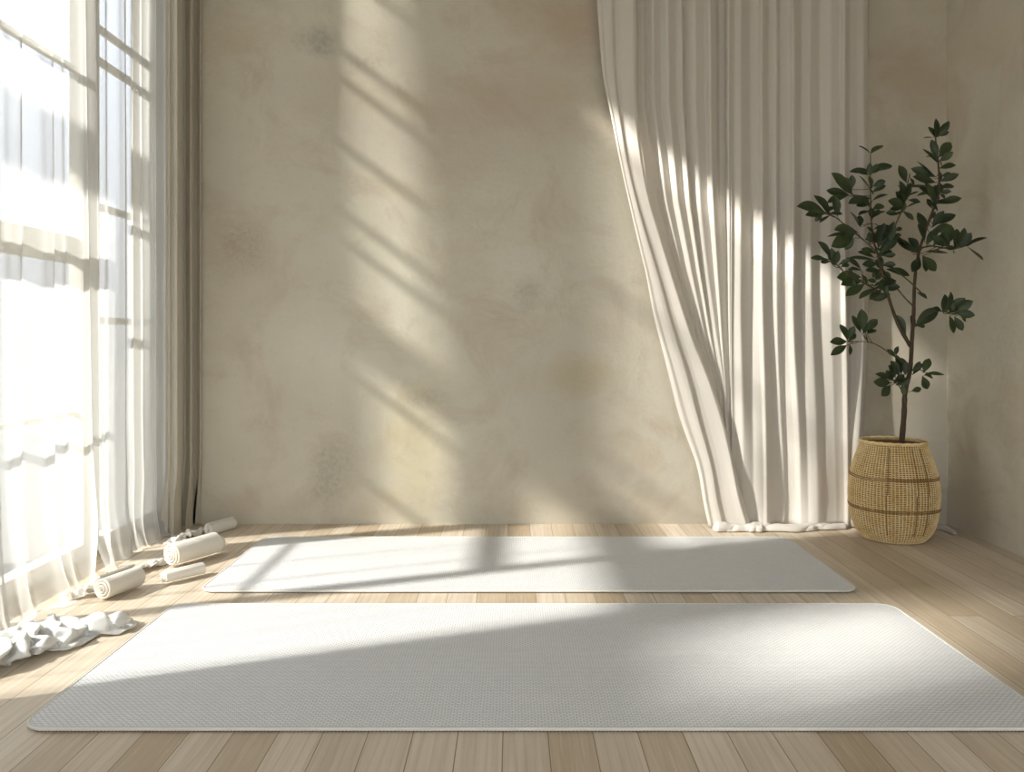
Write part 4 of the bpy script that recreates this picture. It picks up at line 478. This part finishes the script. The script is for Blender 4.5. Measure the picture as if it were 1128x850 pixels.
def puddle(px0, px1, ybase, fw, hh, sd, nk):
    """cloth that slumps on the boards: rolls forward from the panel, drops, and tucks back under itself"""
    bm = bmesh.new(); NU, NV = 150, 30
    def fn(u, v):
        n = lambda a, b: noise.noise(Vector((u*a+sd, b, sd*.7)))
        end = min(1, u/.07)**.5*min(1, (1-u)/.10)**.5
        f = fw*(.72+.45*n(2.4, 1))*end+.006; h = hh*(.72+.40*n(2.8, 5)+.12*n(9, 8))*end+.004
        cr = abs(math.sin(u*nk+v*2.4+1.8*n(5, 2)))**.6      # slanting creases
        f2 = f*(.84+.20*cr); h2 = h*(.74+.30*cr)
        if v < .35: t = v/.35; y = f2*.55*t; z = h2*(1+.10*math.sin(math.pi*t)-.12*t)
        elif v < .8: t = (v-.35)/.45; a = t*math.pi*.5; y = f2*(.55+.45*math.sin(a)); z = h2*.88*math.cos(a)+.004
        else: t = (v-.8)/.2; y = f2*(1-.25*t); z = .004-.002*t
        px = lerp(px0, px1, u+.02*math.sin(v*3+u*9)); y = ybase(u)-y
        return Vector(((px-CX)*(YB-.1)/F, y, max(.002, z)))
    grid(bm, NU, NV, fn); return bm
for a_ in ((783, 842, lambda u: 3.385-.01*math.sin(math.pi*u), .060, .034, 1.3, 5), (816, 902, lambda u: 3.40-.02*u, .070, .028, 4.2, 6), (880, 938, lambda u: 3.405+.01*u, .050, .026, 7.7, 5)):
    o = rel(obj('puddled_hem', puddle(*a_), M['linen'], cur)); thick(o, .002)
bm = hemroll([fl(*p) for p in ((1022,582),(1034,582.5),(1046,586),(1052,590))], .018, .016, 3)
o = rel(obj('hem_tip', bm, M['linen'], cur)); thick(o, .002)

# crumpled cloths on the left floor
o = heap('crumpled_cloth', 'a', (-1.232, 2.095), math.radians(61), (.50, .27, .062), M['satin'])
tag(o, 'large crumpled white satin cloth below the sheer curtain, nearest the viewer', 'cloth')
o = heap('crumpled_cloth', 'b', (-1.302, 2.52), math.radians(55), (.16, .075, .042), M['crumple'])
tag(o, 'small crumpled white cloth tucked behind the end of the nearest roll', 'cloth')
o = heap('crumpled_cloth', 'b', (-1.285, 3.20), math.radians(70), (.26, .10, .040), M['crumple'], flip=True)
tag(o, 'crumpled white cloth at the foot of the greige drape', 'cloth')
o = heap('crumpled_cloth', 'b', (-1.275, 2.78), math.radians(75), (.30, .11, .028), M['crumple'])
tag(o, 'flat crumpled white cloth between the nearest and the thickest roll', 'cloth')

# ------------------------------------------------------------------ rolled cloths
def spiral_roll(p0, p1, r, turns, mat, label, cone=.012, core=None, seed=0, lump=0., squash=1.0):
    """p0,p1: floor contact points (x,y) of the near and far end"""
    a = Vector((p1[0]-p0[0], p1[1]-p0[1], 0)); L = a.length; a.normalize(); s = Vector((-a.y, a.x, 0)); u = Vector((0,0,1))
    root = thing('rolled_cloth', label, 'rolled cloth', (p0[0], p0[1], 0))
    bm = bmesh.new(); nt = int(turns*40); th = r/turns; pitch = th
    def ring(t, off, outer):
        ang = t*2*math.pi; rad = r-pitch*(turns-t)*1.0
        rad = max(.0012, pitch*t*.98+ (0 if outer else -th*.80))
        rad *= 1+lump*noise.noise(Vector((math.cos(ang)*1.5, math.sin(ang)*1.5, seed)))
        c = u*(r*squash)
        return c+(s*math.cos(ang)+u*math.sin(ang)*squash)*rad
    secs = []
    for k in range(nt+1):
        t = turns*k/nt
        inset = cone*(1-t/turns)+.0015*noise.noise(Vector((t*3, seed, 0)))    # inner turns stand out a little
        o1, o2 = ring(t, 0, True), ring(t, 0, False)
        e0 = -a*inset; e1 = a*(L+inset*.8)
        rr = .0012
        secs.append([bm.verts.new(v) for v in (o1+e0+a*rr, (o1+o2)*.5+e0-a*rr, o2+e0+a*rr, o2+e1, o1+e1)])
    # lengthwise softness of the outer turn
    for p, q in zip(secs, secs[1:]):
        for i in range(5): bm.faces.new((p[i], p[(i+1)%5], q[(i+1)%5], q[i]))
    bm.faces.new(secs[0]); bm.faces.new(secs[-1][::-1])
    bmesh.ops.recalc_face_normals(bm, faces=bm.faces)
    o = obj('roll', bm, mat, root)
    md = o.modifiers.new('soft', 'BEVEL'); md.width = .001; md.segments = 2; md.limit_method = 'ANGLE'
    if core:
        cr, cl, hz = core
        bm = bmesh.new()
        tube(bm, [a*(L-.01)+u*hz, a*(L+cl*.5)+u*hz, a*(L+cl*.9)+u*hz*.95, a*(L+cl)+u*hz*.95], [cr*1.08, cr, cr*.92, cr*.5], 22)
        obj('inner_core', bm, mat, root)
    return root
spiral_roll((-1.240, 2.47), (-1.195, 2.600), .0385, 4.2, M['towel'], 'thick tightly rolled white cloth nearest the viewer, beside the small crumpled cloth', core=None, seed=1)
spiral_roll((-1.180, 2.82), (-1.090, 2.985), .044, 4.6, M['towel'], 'thickest rolled white cloth with a narrower inner roll poking out of its far end', core=(.024, .035, .040), seed=2)
spiral_roll((-1.125, 2.630), (-1.040, 2.735), .0235, 2.6, M['foil'], 'thin glossy rolled white cloth lying in front of the thickest roll', seed=3, lump=.12, cone=.008)
spiral_roll((-1.215, 3.26), (-1.160, 3.385), .0275, 3.3, M['towel'], 'small rolled white cloth farthest back, near the wall corner', core=(.006, .018, .018), seed=4, cone=.004)

# ------------------------------------------------------------------ floor mats
def rounded(x0, x1, y0, y1, r, n=12):
    pts = []
    for cx, cy, a0 in ((x1-r, y1-r, 0), (x0+r, y1-r, 90), (x0+r, y0+r, 180), (x1-r, y0+r, 270)):
        for k in range(n+1):
            a = math.radians(a0+90*k/n); pts.append((cx+r*math.cos(a), cy+r*math.sin(a)))
    return pts
def mat(x0, x1, y0, y1, label, r=.05, t=.009):
    cx, cy = (x0+x1)/2, (y0+y1)/2
    root = thing('yoga_mat', label, 'mat', (cx, cy, 0), )
    pts = [(x-cx, y-cy) for x, y in rounded(x0, x1, y0, y1, r)]
    bm = bmesh.new(); top = [bm.verts.new((x, y, t)) for x, y in pts]; bot = [bm.verts.new((x, y, .003)) for x, y in pts]
    bm.faces.new(top); n = len(pts)
    for i in range(n): bm.faces.new((bot[i], bot[(i+1)%n], top[(i+1)%n], top[i]))
    obj('woven_top', bm, M['mat'], root, smooth_=False)
    bm = bmesh.new(); a = [bm.verts.new((x*.9985, y*.9985, 0.0002)) for x, y in pts]; b = [bm.verts.new((x*.9985, y*.9985, .0034)) for x, y in pts]
    bm.faces.new(a[::-1]); bm.faces.new(b)
    for i in range(n): bm.faces.new((a[i], a[(i+1)%n], b[(i+1)%n], b[i]))
    obj('rubber_backing', bm, M['mat_sole'], root, smooth_=False)
    # whip-stitched edge: evenly spaced small stitches around the rim
    P2 = [Vector((x, y, 0)) for x, y in pts]; P2.append(P2[0]); samples = []; step = .0075; carry = 0
    for p, q in zip(P2, P2[1:]):
        L = (q-p).length; s = carry
        while s < L: samples.append((p.lerp(q, s/L), (q-p).normalized())); s += step
        carry = s-L
    bm = bmesh.new(); rings = []
    for i, (p, d) in enumerate(samples):
        nrm = Vector((d.y, -d.x, 0)); 
        for f, rr in ((0, .0036), (.5, .0046)):
            c = p+d*step*f
            rings.append([bm.verts.new((c.x+nrm.x*math.cos(a)*rr, c.y+nrm.y*math.cos(a)*rr, .0065+math.sin(a)*rr)) for a in [2*math.pi*k/6 for k in range(6)]])
    m_ = len(rings)
    for i in range(m_):
        r0, r1 = rings[i], rings[(i+1)%m_]
        for k in range(6): bm.faces.new((r0[k], r0[(k+1)%6], r1[(k+1)%6], r1[k]))
    obj('stitched_edge', bm, M['mat_edge'], root)
    return root
mat(-1.0, 1.118, 1.651, 2.416, 'large pale grey woven mat nearest the viewer, on the oak floor')
mat(-.978, 1.080, 2.544, 3.221, 'pale grey woven mat farther back, in front of the plaster wall')

# ------------------------------------------------------------------ basket
BXc, BYc = (984-CX)*3.24/F, 3.24
cane = N('woven_cane'); tc = cane.n('TexCoord')
nz = cane.n('TexNoise', {'Vector': (tc, 'Object'), 'Scale': 30., 'Detail': 4})
nz2 = cane.n('TexNoise', {'Vector': cane.n('VectorMath', {0: (tc, 'Object'), 1: (30., 30., 240.)}, operation='MULTIPLY'), 'Scale': 1., 'Detail': 2})
cc = cane.ramp(nz, [(.3, lin(236,206,146)), (.5, lin(246,222,166)), (.7, lin(250,232,186))])
cc = cane.mix(cane.ramp(nz2, [(.45, 0.), (.75, .35)]), cc, lin(184,144,86))
M['cane'] = cane.done(cane.n('BsdfPrincipled', {'Base Color': cc, 'Roughness': .5, 'Specular IOR Level': .4, 'Normal': cane.n('Bump', {'Height': nz2, 'Strength': .3, 'Distance': .001})}))
M['cane_dark'] = simple('stained_cane_band', lin(150,118,74), .55, (90,.4))
M['cane_in'] = simple('basket_inside', lin(140,106,62), .9)
M['soil'] = simple('potting_soil', lin(48,38,28), .95, (60,1.))
bprof = [(0, .108), (.012, .124), (.035, .141), (.075, .155), (.12, .163), (.17, .1665), (.22, .164), (.265, .156), (.31, .143), (.35, .128), (.372, .121), (.384, .1215)]
def brad(z):
    return (interp(bprof, z)*2+interp(bprof, max(0, z-.012))+interp(bprof, min(.384, z+.012)))/4
bk = thing('woven_basket', 'tan woven cane basket with bulging sides, holding the tall plant', 'basket', (BXc, BYc, 0))
NS = 80
def weavers():
    bm = bmesh.new(); nrow = 56; nseg = NS*3
    for r_ in range(nrow):
        z = .006+.372*r_/(nrow-1); ph = (r_//2)%2; th = .0017
        rows = [[] for _ in range(6)]
        for s in range(nseg):
            a = 2*math.pi*s/nseg
            wv = .0020*math.sin(NS*a/2*1+ph*math.pi)
            zz = z+.0011*noise.noise(Vector((math.cos(a)*3, math.sin(a)*3, r_*.7)))
            R = brad(zz)+wv+.0012*noise.noise(Vector((math.cos(a)*2, math.sin(a)*2, z*20)))
            for q in range(6):
                b = 2*math.pi*q/6
                rr = R+math.cos(b)*.0013
                rows[q].append(bm.verts.new((rr*math.cos(a), rr*math.sin(a), zz+math.sin(b)*th)))
        for q in range(6):
            A, B = rows[q], rows[(q+1)%6]
            for s in range(nseg): bm.faces.new((A[s], A[(s+1)%nseg], B[(s+1)%nseg], B[s]))
    return bm
def stakes():
    bm = bmesh.new()
    for s in range(NS):
        a = 2*math.pi*s/NS+.004*math.sin(s*5.1)
        w = .0017; pts = []
        for k in range(24):
            z = .003+.378*k/23; R = brad(z)+.0012
            aa = a+.012*noise.noise(Vector((s*.3, z*8, 2)))
            pts.append((R*math.cos(aa), R*math.sin(aa), z))
        tube(bm, pts, [w]*24, 5)
    return bm
obj('cane_weave', weavers(), M['cane'], bk)
obj('upright_stakes', stakes(), M['cane'], bk)
def ringtube(z, R, r, wob=0, n=120, tilt=0):
    bm = bmesh.new(); rings = []
    for s in range(n):
        a = 2*math.pi*s/n; RR = R+wob*math.sin(a*24)
        rings.append([bm.verts.new(((RR+r*math.cos(b))*math.cos(a), (RR+r*math.cos(b))*math.sin(a), z+tilt*math.sin(a*3)*.002+wob*math.cos(a*24)+r*math.sin(b))) for b in [2*math.pi*q/8 for q in range(8)]])
    for s in range(n):
        for q in range(8): bm.faces.new((rings[s][q], rings[(s+1)%n][q], rings[(s+1)%n][(q+1)%8], rings[s][(q+1)%8]))
    return bm
for k, (z, r_) in enumerate(((.385, .0052), )):
    obj('rim', ringtube(z, .1215, r_, .0009), M['cane'], bk)
for z in (.135, .128, .255, .248):
    o = obj('dark_band', ringtube(z, brad(z)+.0022, .0026, .0005, tilt=1), M['cane_dark'], bk); o['label'] = 'darker cane band'
for a in (-1.50, -1.22, -2.15):
    pts = [((brad(z)+.0035)*math.cos(a+(.03 if z > .2 else 0)), (brad(z)+.0035)*math.sin(a+(.03 if z > .2 else 0)), z) for z in [.04+.33*k/20 for k in range(21)]]
    bm = bmesh.new(); tube(bm, pts, [.0019]*21, 6); o = obj('dark_stake', bm, M['cane_dark'], bk)
bm = bmesh.new(); nn = 48; rr = []
for k in range(16):
    z = .004+.372*k/15; R = brad(z)-.0055
    rr.append([bm.verts.new((R*math.cos(2*math.pi*s/nn), R*math.sin(2*math.pi*s/nn), z)) for s in range(nn)])
for r0, r1 in zip(rr, rr[1:]):
    for s in range(nn): bm.faces.new((r0[s], r0[(s+1)%nn], r1[(s+1)%nn], r1[s]))
bm.faces.new(rr[0][::-1])
obj('lining', bm, M['cane_in'], bk)

# ------------------------------------------------------------------ plant
PD = 3.20
pl = thing('potted_tree', 'tall leafy green indoor tree with a slim brown trunk, growing from the woven basket', 'plant', (BXc+.01, 3.22, .33))
M['bark'] = simple('trunk_bark', lin(82,70,54), .8, (70,1.))
M['twig'] = simple('twig_bark', lin(84,80,56), .7, (90,.5))
lf = N('leaf_green'); tc = lf.n('TexCoord')
nz = lf.n('TexNoise', {'Vector': (tc, 'Object'), 'Scale': 9., 'Detail': 3})
cc = lf.ramp(nz, [(.3, lin(36,48,32)), (.5, lin(48,62,40)), (.72, lin(72,86,54))])
pr = lf.n('BsdfPrincipled', {'Base Color': cc, 'Roughness': .42, 'Specular IOR Level': .45})
M['leaf'] = lf.done(lf.n('MixShader', {0: .12, 1: pr, 2: lf.n('BsdfTranslucent', {'Color': lin(100,120,50)})}))
bm = bmesh.new(); R = .117; c = bm.verts.new((0,0,.006)); ring = [bm.verts.new((R*math.cos(a), R*math.sin(a), .002*math.sin(a*5))) for a in [2*math.pi*k/40 for k in range(40)]]
for k in range(40): bm.faces.new((c, ring[k], ring[(k+1)%40]))
for v in bm.verts: v.co.x -= .01; v.co.y += .02; v.co.z += .0
bmesh.ops.solidify(bm, geom=bm.faces[:], thickness=.02)
o = obj('soil', bm, M['soil'], pl)

def q(u, v, off=0): return P(870+u/2.361, 110+v/2.361, PD+off)
# name, points (u, v in the 567x850 crop, depth offset), radii
S = 1/2.361
BR = {
 'trunk': ([(288,925,.02),(297,760+60,.02),(300,760,.01),(313,700,0),(318,620,-.01),(322,560,-.02),(325,470,-.02),(335,400,-.03),(360,320,-.04),(385,250,-.05),(388,190,-.05),(380,110,-.06),(379,85,-.06)], .0115, .0022),
 'a': ([(314,640,-.005),(285,590,-.02),(262,530,-.03),(242,455,-.03),(228,400,-.02),(215,350,-.02),(210,250,-.01),(210,145,0)], .0085, .0016),
 'a1': ([(232,410,-.02),(215,385,-.05),(150,330,-.07),(105,297,-.09),(60,285,-.10)], .004, .0014),
 'a2': ([(236,500,-.03),(200,480,-.05),(150,455,-.09),(112,420,-.11),(80,410,-.12)], .004, .0013),
 'a3': ([(245,400,-.02),(268,340,-.04),(292,285,-.06),(300,250,-.06),(312,190,-.07)], .0042, .0015),
 'b': ([(325,540,-.02),(300,515,0),(275,485,.02),(250,450,.02),(235,430,0)], .0035, .0018),
 'b2': ([(350,510,-.04),(320,480,-.05),(285,450,-.05),(255,425,-.05)], .003, .002),
 'c': ([(340,385,-.03),(370,380,-.08),(405,386,-.13),(440,385,-.17),(475,372,-.20)], .0035, .0012),
 'd': ([(320,590,-.02),(350,565,-.05),(385,548,-.10),(425,556,-.15),(450,552,-.16)], .0035, .0013),
 'e': ([(305,690,0),(270,665,-.03),(215,632,-.06),(150,628,-.09)], .0032, .0012),
 'f': ([(300,775,.01),(288,750,-.02),(270,730,-.04),(250,728,-.05)], .003, .0013),
 'g': ([(312,705,0),(335,700,-.03),(350,708,-.05),(375,712,-.07)], .003, .0012),
}
curves = {}
for k, (pts, r0, r1) in BR.items():
    cp = catmull([q(*p) for p in pts], 6); curves[k] = cp
LV = """380,100,380,48 380,100,360,70 382,98,415,55 385,150,368,103 387,150,418,110 385,165,345,127 388,160,425,135 388,178,432,170 385,155,395,175
390,212,440,193 388,240,420,238 388,270,447,255 380,200,315,178 375,205,330,160 380,215,320,200 370,225,300,228 375,240,330,250 380,260,335,228 378,280,350,215 385,290,355,262
372,325,432,298 370,332,402,288 365,345,418,325 352,350,333,292 350,368,333,322 355,378,388,335 345,325,330,300
372,378,408,350 395,384,420,325 428,385,435,335 438,383,455,332 445,383,472,345 455,380,514,358 460,380,502,417 415,384,397,345 400,380,372,352
352,395,412,398 345,405,380,445 345,405,355,447 338,410,318,448 340,400,300,382 335,395,308,358 325,398,275,360 320,402,270,350
210,140,178,120 210,140,242,118 213,185,155,187 213,187,266,170 212,235,178,196 212,230,205,198 215,225,249,210 215,240,250,222 210,255,152,270 212,270,172,275 215,262,256,246 215,285,245,275 215,300,250,290 218,305,234,285 212,290,178,300 208,280,190,250
165,248,108,190 160,245,140,200 160,233,162,195 155,248,95,235 150,250,97,268 124,303,117,250 105,298,62,248 100,297,78,255 95,295,18,277 92,296,40,300 105,300,77,320 178,325,155,290 182,330,182,300
175,350,97,356 168,348,108,382 168,358,143,390 178,345,115,338 150,345,125,365
108,415,72,368 112,430,108,385 115,432,125,392 96,415,54,411 185,440,146,410 190,445,150,442 185,460,122,462 188,468,133,482 195,478,145,510 200,468,225,472 200,482,188,455 230,488,180,518 240,492,208,520 262,505,212,518 225,480,277,470 232,488,287,486 240,472,252,505 235,450,275,480
235,400,278,352 230,385,246,320 238,385,272,315 240,378,214,345 225,400,185,388 220,410,176,395 225,418,150,412 228,425,188,428 240,430,285,452 242,428,276,428 242,405,276,402 250,440,312,457 232,440,215,462 226,370,195,362 222,350,200,330
300,270,285,210 298,270,275,238 298,275,255,262 298,280,260,285 302,280,332,268 295,290,322,312 302,262,312,215 308,250,336,238 308,260,340,266 303,215,283,170 300,290,275,300 302,245,280,222
330,500,357,517 320,595,314,560 302,608,275,558 325,590,387,540 330,587,352,588 305,620,292,600
400,556,403,505 405,555,418,498 410,545,457,515 415,550,477,523 430,553,482,560 415,560,427,607 428,563,450,600 412,555,440,542 395,550,372,540
150,625,130,583 150,622,168,588 152,626,172,608 148,628,104,630 148,638,106,664 155,635,156,664 185,605,162,560 190,600,186,543 195,600,228,570 190,608,202,580 200,608,225,598 195,595,178,575
275,668,253,648 275,665,282,640
268,727,222,712 262,735,217,733 262,742,238,770 270,735,298,715 275,722,256,690 285,718,262,678 290,715,276,662 300,715,300,678 292,738,297,768 300,705,290,670 275,742,312,722 280,720,268,700
320,715,347,685 347,710,363,672 352,712,402,714 345,718,358,752 350,714,372,722 316,757,342,750 318,705,340,680"""
leaves = []
for tok in LV.split():
    a = [float(x) for x in tok.split(',')]; leaves.append(a)
rl = random.Random(5)
for (k0, n0, lo, hi) in (('a', 16, .45, .95), ('a3', 8, .2, 1), ('a1', 7, .2, .9), ('a2', 8, .1, .9), ('trunk', 16, .62, .97), ('b', 4, .4, .9), ('d', 4, .6, 1), ('f', 4, .3, 1), ('c', 5, .3, 1)):
    pp = BR[k0][0]
    for _ in range(n0):
        s_ = rl.uniform(lo, hi)*(len(pp)-1); i_ = min(int(s_), len(pp)-2); f_ = s_-i_
        u_ = lerp(pp[i_][0], pp[i_+1][0], f_); v_ = lerp(pp[i_][1], pp[i_+1][1], f_)
        an = rl.uniform(0, 2*math.pi); ln = rl.uniform(24, 44)
        leaves.append([u_+6*math.cos(an), v_+4*math.sin(an), u_+ln*math.cos(an), v_+ln*.8*math.sin(an)-5])
def nearest(pt):
    best = None
    for k, cp in curves.items():
        for i, c in enumerate(cp):
            d = math.hypot(c.x-pt.x, c.z-pt.z)+ (0.01 if k == 'trunk' else 0)
            if best is None or d < best[0]: best = (d, k, c, i)
    return best
def leaf_mesh(bm, base, tip, nrm, wr, curl):
    ax = tip-base; L = ax.length; ax.normalize(); side = ax.cross(nrm).normalized(); up = side.cross(ax).normalized()
    n = 9; rows = []
    for i in range(n+1):
        t = i/n
        w = wr*L*(math.sin(math.pi*t**1.25)**.8)*.5 if 0 < t < 1 else .0006
        lift = -curl*L*t*t+curl*L*t
        c = base+ax*L*t+up*lift
        rows.append([bm.verts.new(c+side*w*s+up*(abs(s)**1.5*w*.32)) for s in (-1, -.55, 0, .55, 1)])
    for r0, r1 in zip(rows, rows[1:]):
        for k in range(4): bm.faces.new((r0[k], r0[k+1], r1[k+1], r1[k]))
fol = {k: bmesh.new() for k in curves}; pet = {k: bmesh.new() for k in curves}
rnd = random.Random(11)
for (u0, v0, u1, v1) in leaves:
    b0 = q(u0, v0); d, k, c, i = nearest(b0)
    off = c.y-PD+rnd.uniform(-.018, .018)
    base = q(u0, v0, off); L2 = math.hypot(u1-u0, v1-v0)
    dd = rnd.uniform(-.5, .5)*L2*S*PD/F*.9
    tip = q(u1, v1, off+dd)
    if tip.x > XR-.02: tip = q(u1, v1, -.22)
    nrm = Vector((rnd.uniform(-.55, .55), -1, rnd.uniform(-.1, .9)))
    if rnd.random() < .22: nrm = Vector((rnd.uniform(-.4, .4), -.45, 1))
    wr = rnd.uniform(.44, .58) if L2 < 48 else rnd.uniform(.38, .48)
    leaf_mesh(fol[k], base, tip, nrm, wr, rnd.uniform(-.1, .22))
    if d > .004: tube(pet[k], [c, c.lerp(base, .5)+Vector((0,0,-.002)), base], [.0014, .0012, .0010], 5)
order = list(curves)
pinv = Matrix.Translation(-pl.location)
for k in order:
    pts, r0, r1 = BR[k]; cp = curves[k]; n = len(cp)
    bm = bmesh.new(); tube(bm, cp, [lerp(r0, r1, (i/(n-1))**.8)*(1+.08*math.sin(i*2.1)) for i in range(n)], 10)
    me = bpy.data.meshes.new('t'); pet[k].to_mesh(me); pet[k].free(); bm.from_mesh(me); bpy.data.meshes.remove(me)
    o = obj('trunk' if k == 'trunk' else 'branch', bm, M['bark'] if k in ('trunk', 'a') else M['twig'], pl); o.matrix_parent_inverse = pinv
    if len(fol[k].verts):
        l = obj('foliage', fol[k], M['leaf'], o)
    else: fol[k].free()

# ------------------------------------------------------------------ light
w = bpy.data.worlds.new('sky'); sc.world = w; w.use_nodes = True
wt = w.node_tree; bg = wt.nodes['Background']; bg.inputs[1].default_value = 7.4
wtc = wt.nodes.new('ShaderNodeTexCoord'); wsx = wt.nodes.new('ShaderNodeSeparateXYZ'); wt.links.new(wtc.outputs['Generated'], wsx.inputs[0])
wr = wt.nodes.new('ShaderNodeValToRGB'); wmr = wt.nodes.new('ShaderNodeMapRange')
wmr.inputs[1].default_value = -1; wmr.inputs[2].default_value = 1
wt.links.new(wsx.outputs[2], wmr.inputs[0]); wt.links.new(wmr.outputs[0], wr.inputs[0]); wt.links.new(wr.outputs[0], bg.inputs[0])
ce = wr.color_ramp.elements; ce[0].position = .5; ce[0].color = (.25, .255, .257, 1); ce[1].position = 1; ce[1].color = (.88, .99, 1.15, 1)   # overcast: brightest overhead
sd = bpy.data.lights.new('sun', 'SUN'); sd.energy = 30.5; sd.angle = math.radians(2.2); sd.color = (1, .965, .90)
so = bpy.data.objects.new('sun', sd); COL.objects.link(so)
so.rotation_euler = Vector((1, .39, -.75)).to_track_quat('-Z', 'Y').to_euler()
so.location = (-6, 0, 5)
def portal(name, loc, rot, sx, sy):
    l = bpy.data.lights.new(name, 'AREA'); l.shape = 'RECTANGLE'; l.size = sx; l.size_y = sy; l.cycles.is_portal = True
    o = bpy.data.objects.new(name, l); COL.objects.link(o); o.location = loc; o.rotation_euler = rot
portal('opening_portal', (XW0-.02, (W1[0]+W1[1])/2, (W1[2]+W1[3])/2), (0, math.radians(-90), 0), W1[3]-W1[2], W1[1]-W1[0])
portal('opening_portal', (XW0-.02, (W2[0]+W2[1])/2, (W2[2]+W2[3])/2), (0, math.radians(-90), 0), W2[3]-W2[2], W2[1]-W2[0])
portal('opening_portal', ((FO[0]+FO[1])/2, YF-.13, (FO[2]+FO[3])/2), (math.radians(90), 0, 0), FO[1]-FO[0], FO[3]-FO[2])  # sky portal for the fill opening added behind the viewer

cam = bpy.data.cameras.new('camera'); co = bpy.data.objects.new('camera', cam); COL.objects.link(co)
co.location = (0, 0, CH); co.rotation_euler = (math.radians(90), 0, 0)
cam.sensor_width = 36; cam.lens = F/1128*36; cam.shift_x = -(CX-564)/1128; cam.shift_y = -(425-HY)/1128
cam.clip_start = .02
sc.camera = co
sc.view_settings.view_transform = 'Standard'; sc.view_settings.look = 'None'
sc.view_settings.gamma = 1; sc.view_settings.use_curve_mapping = False
sc.view_settings.exposure = -0.58
sc.cycles.diffuse_bounces = 8; sc.cycles.max_bounces = 16; sc.cycles.transparent_max_bounces = 24; sc.cycles.transmission_bounces = 12
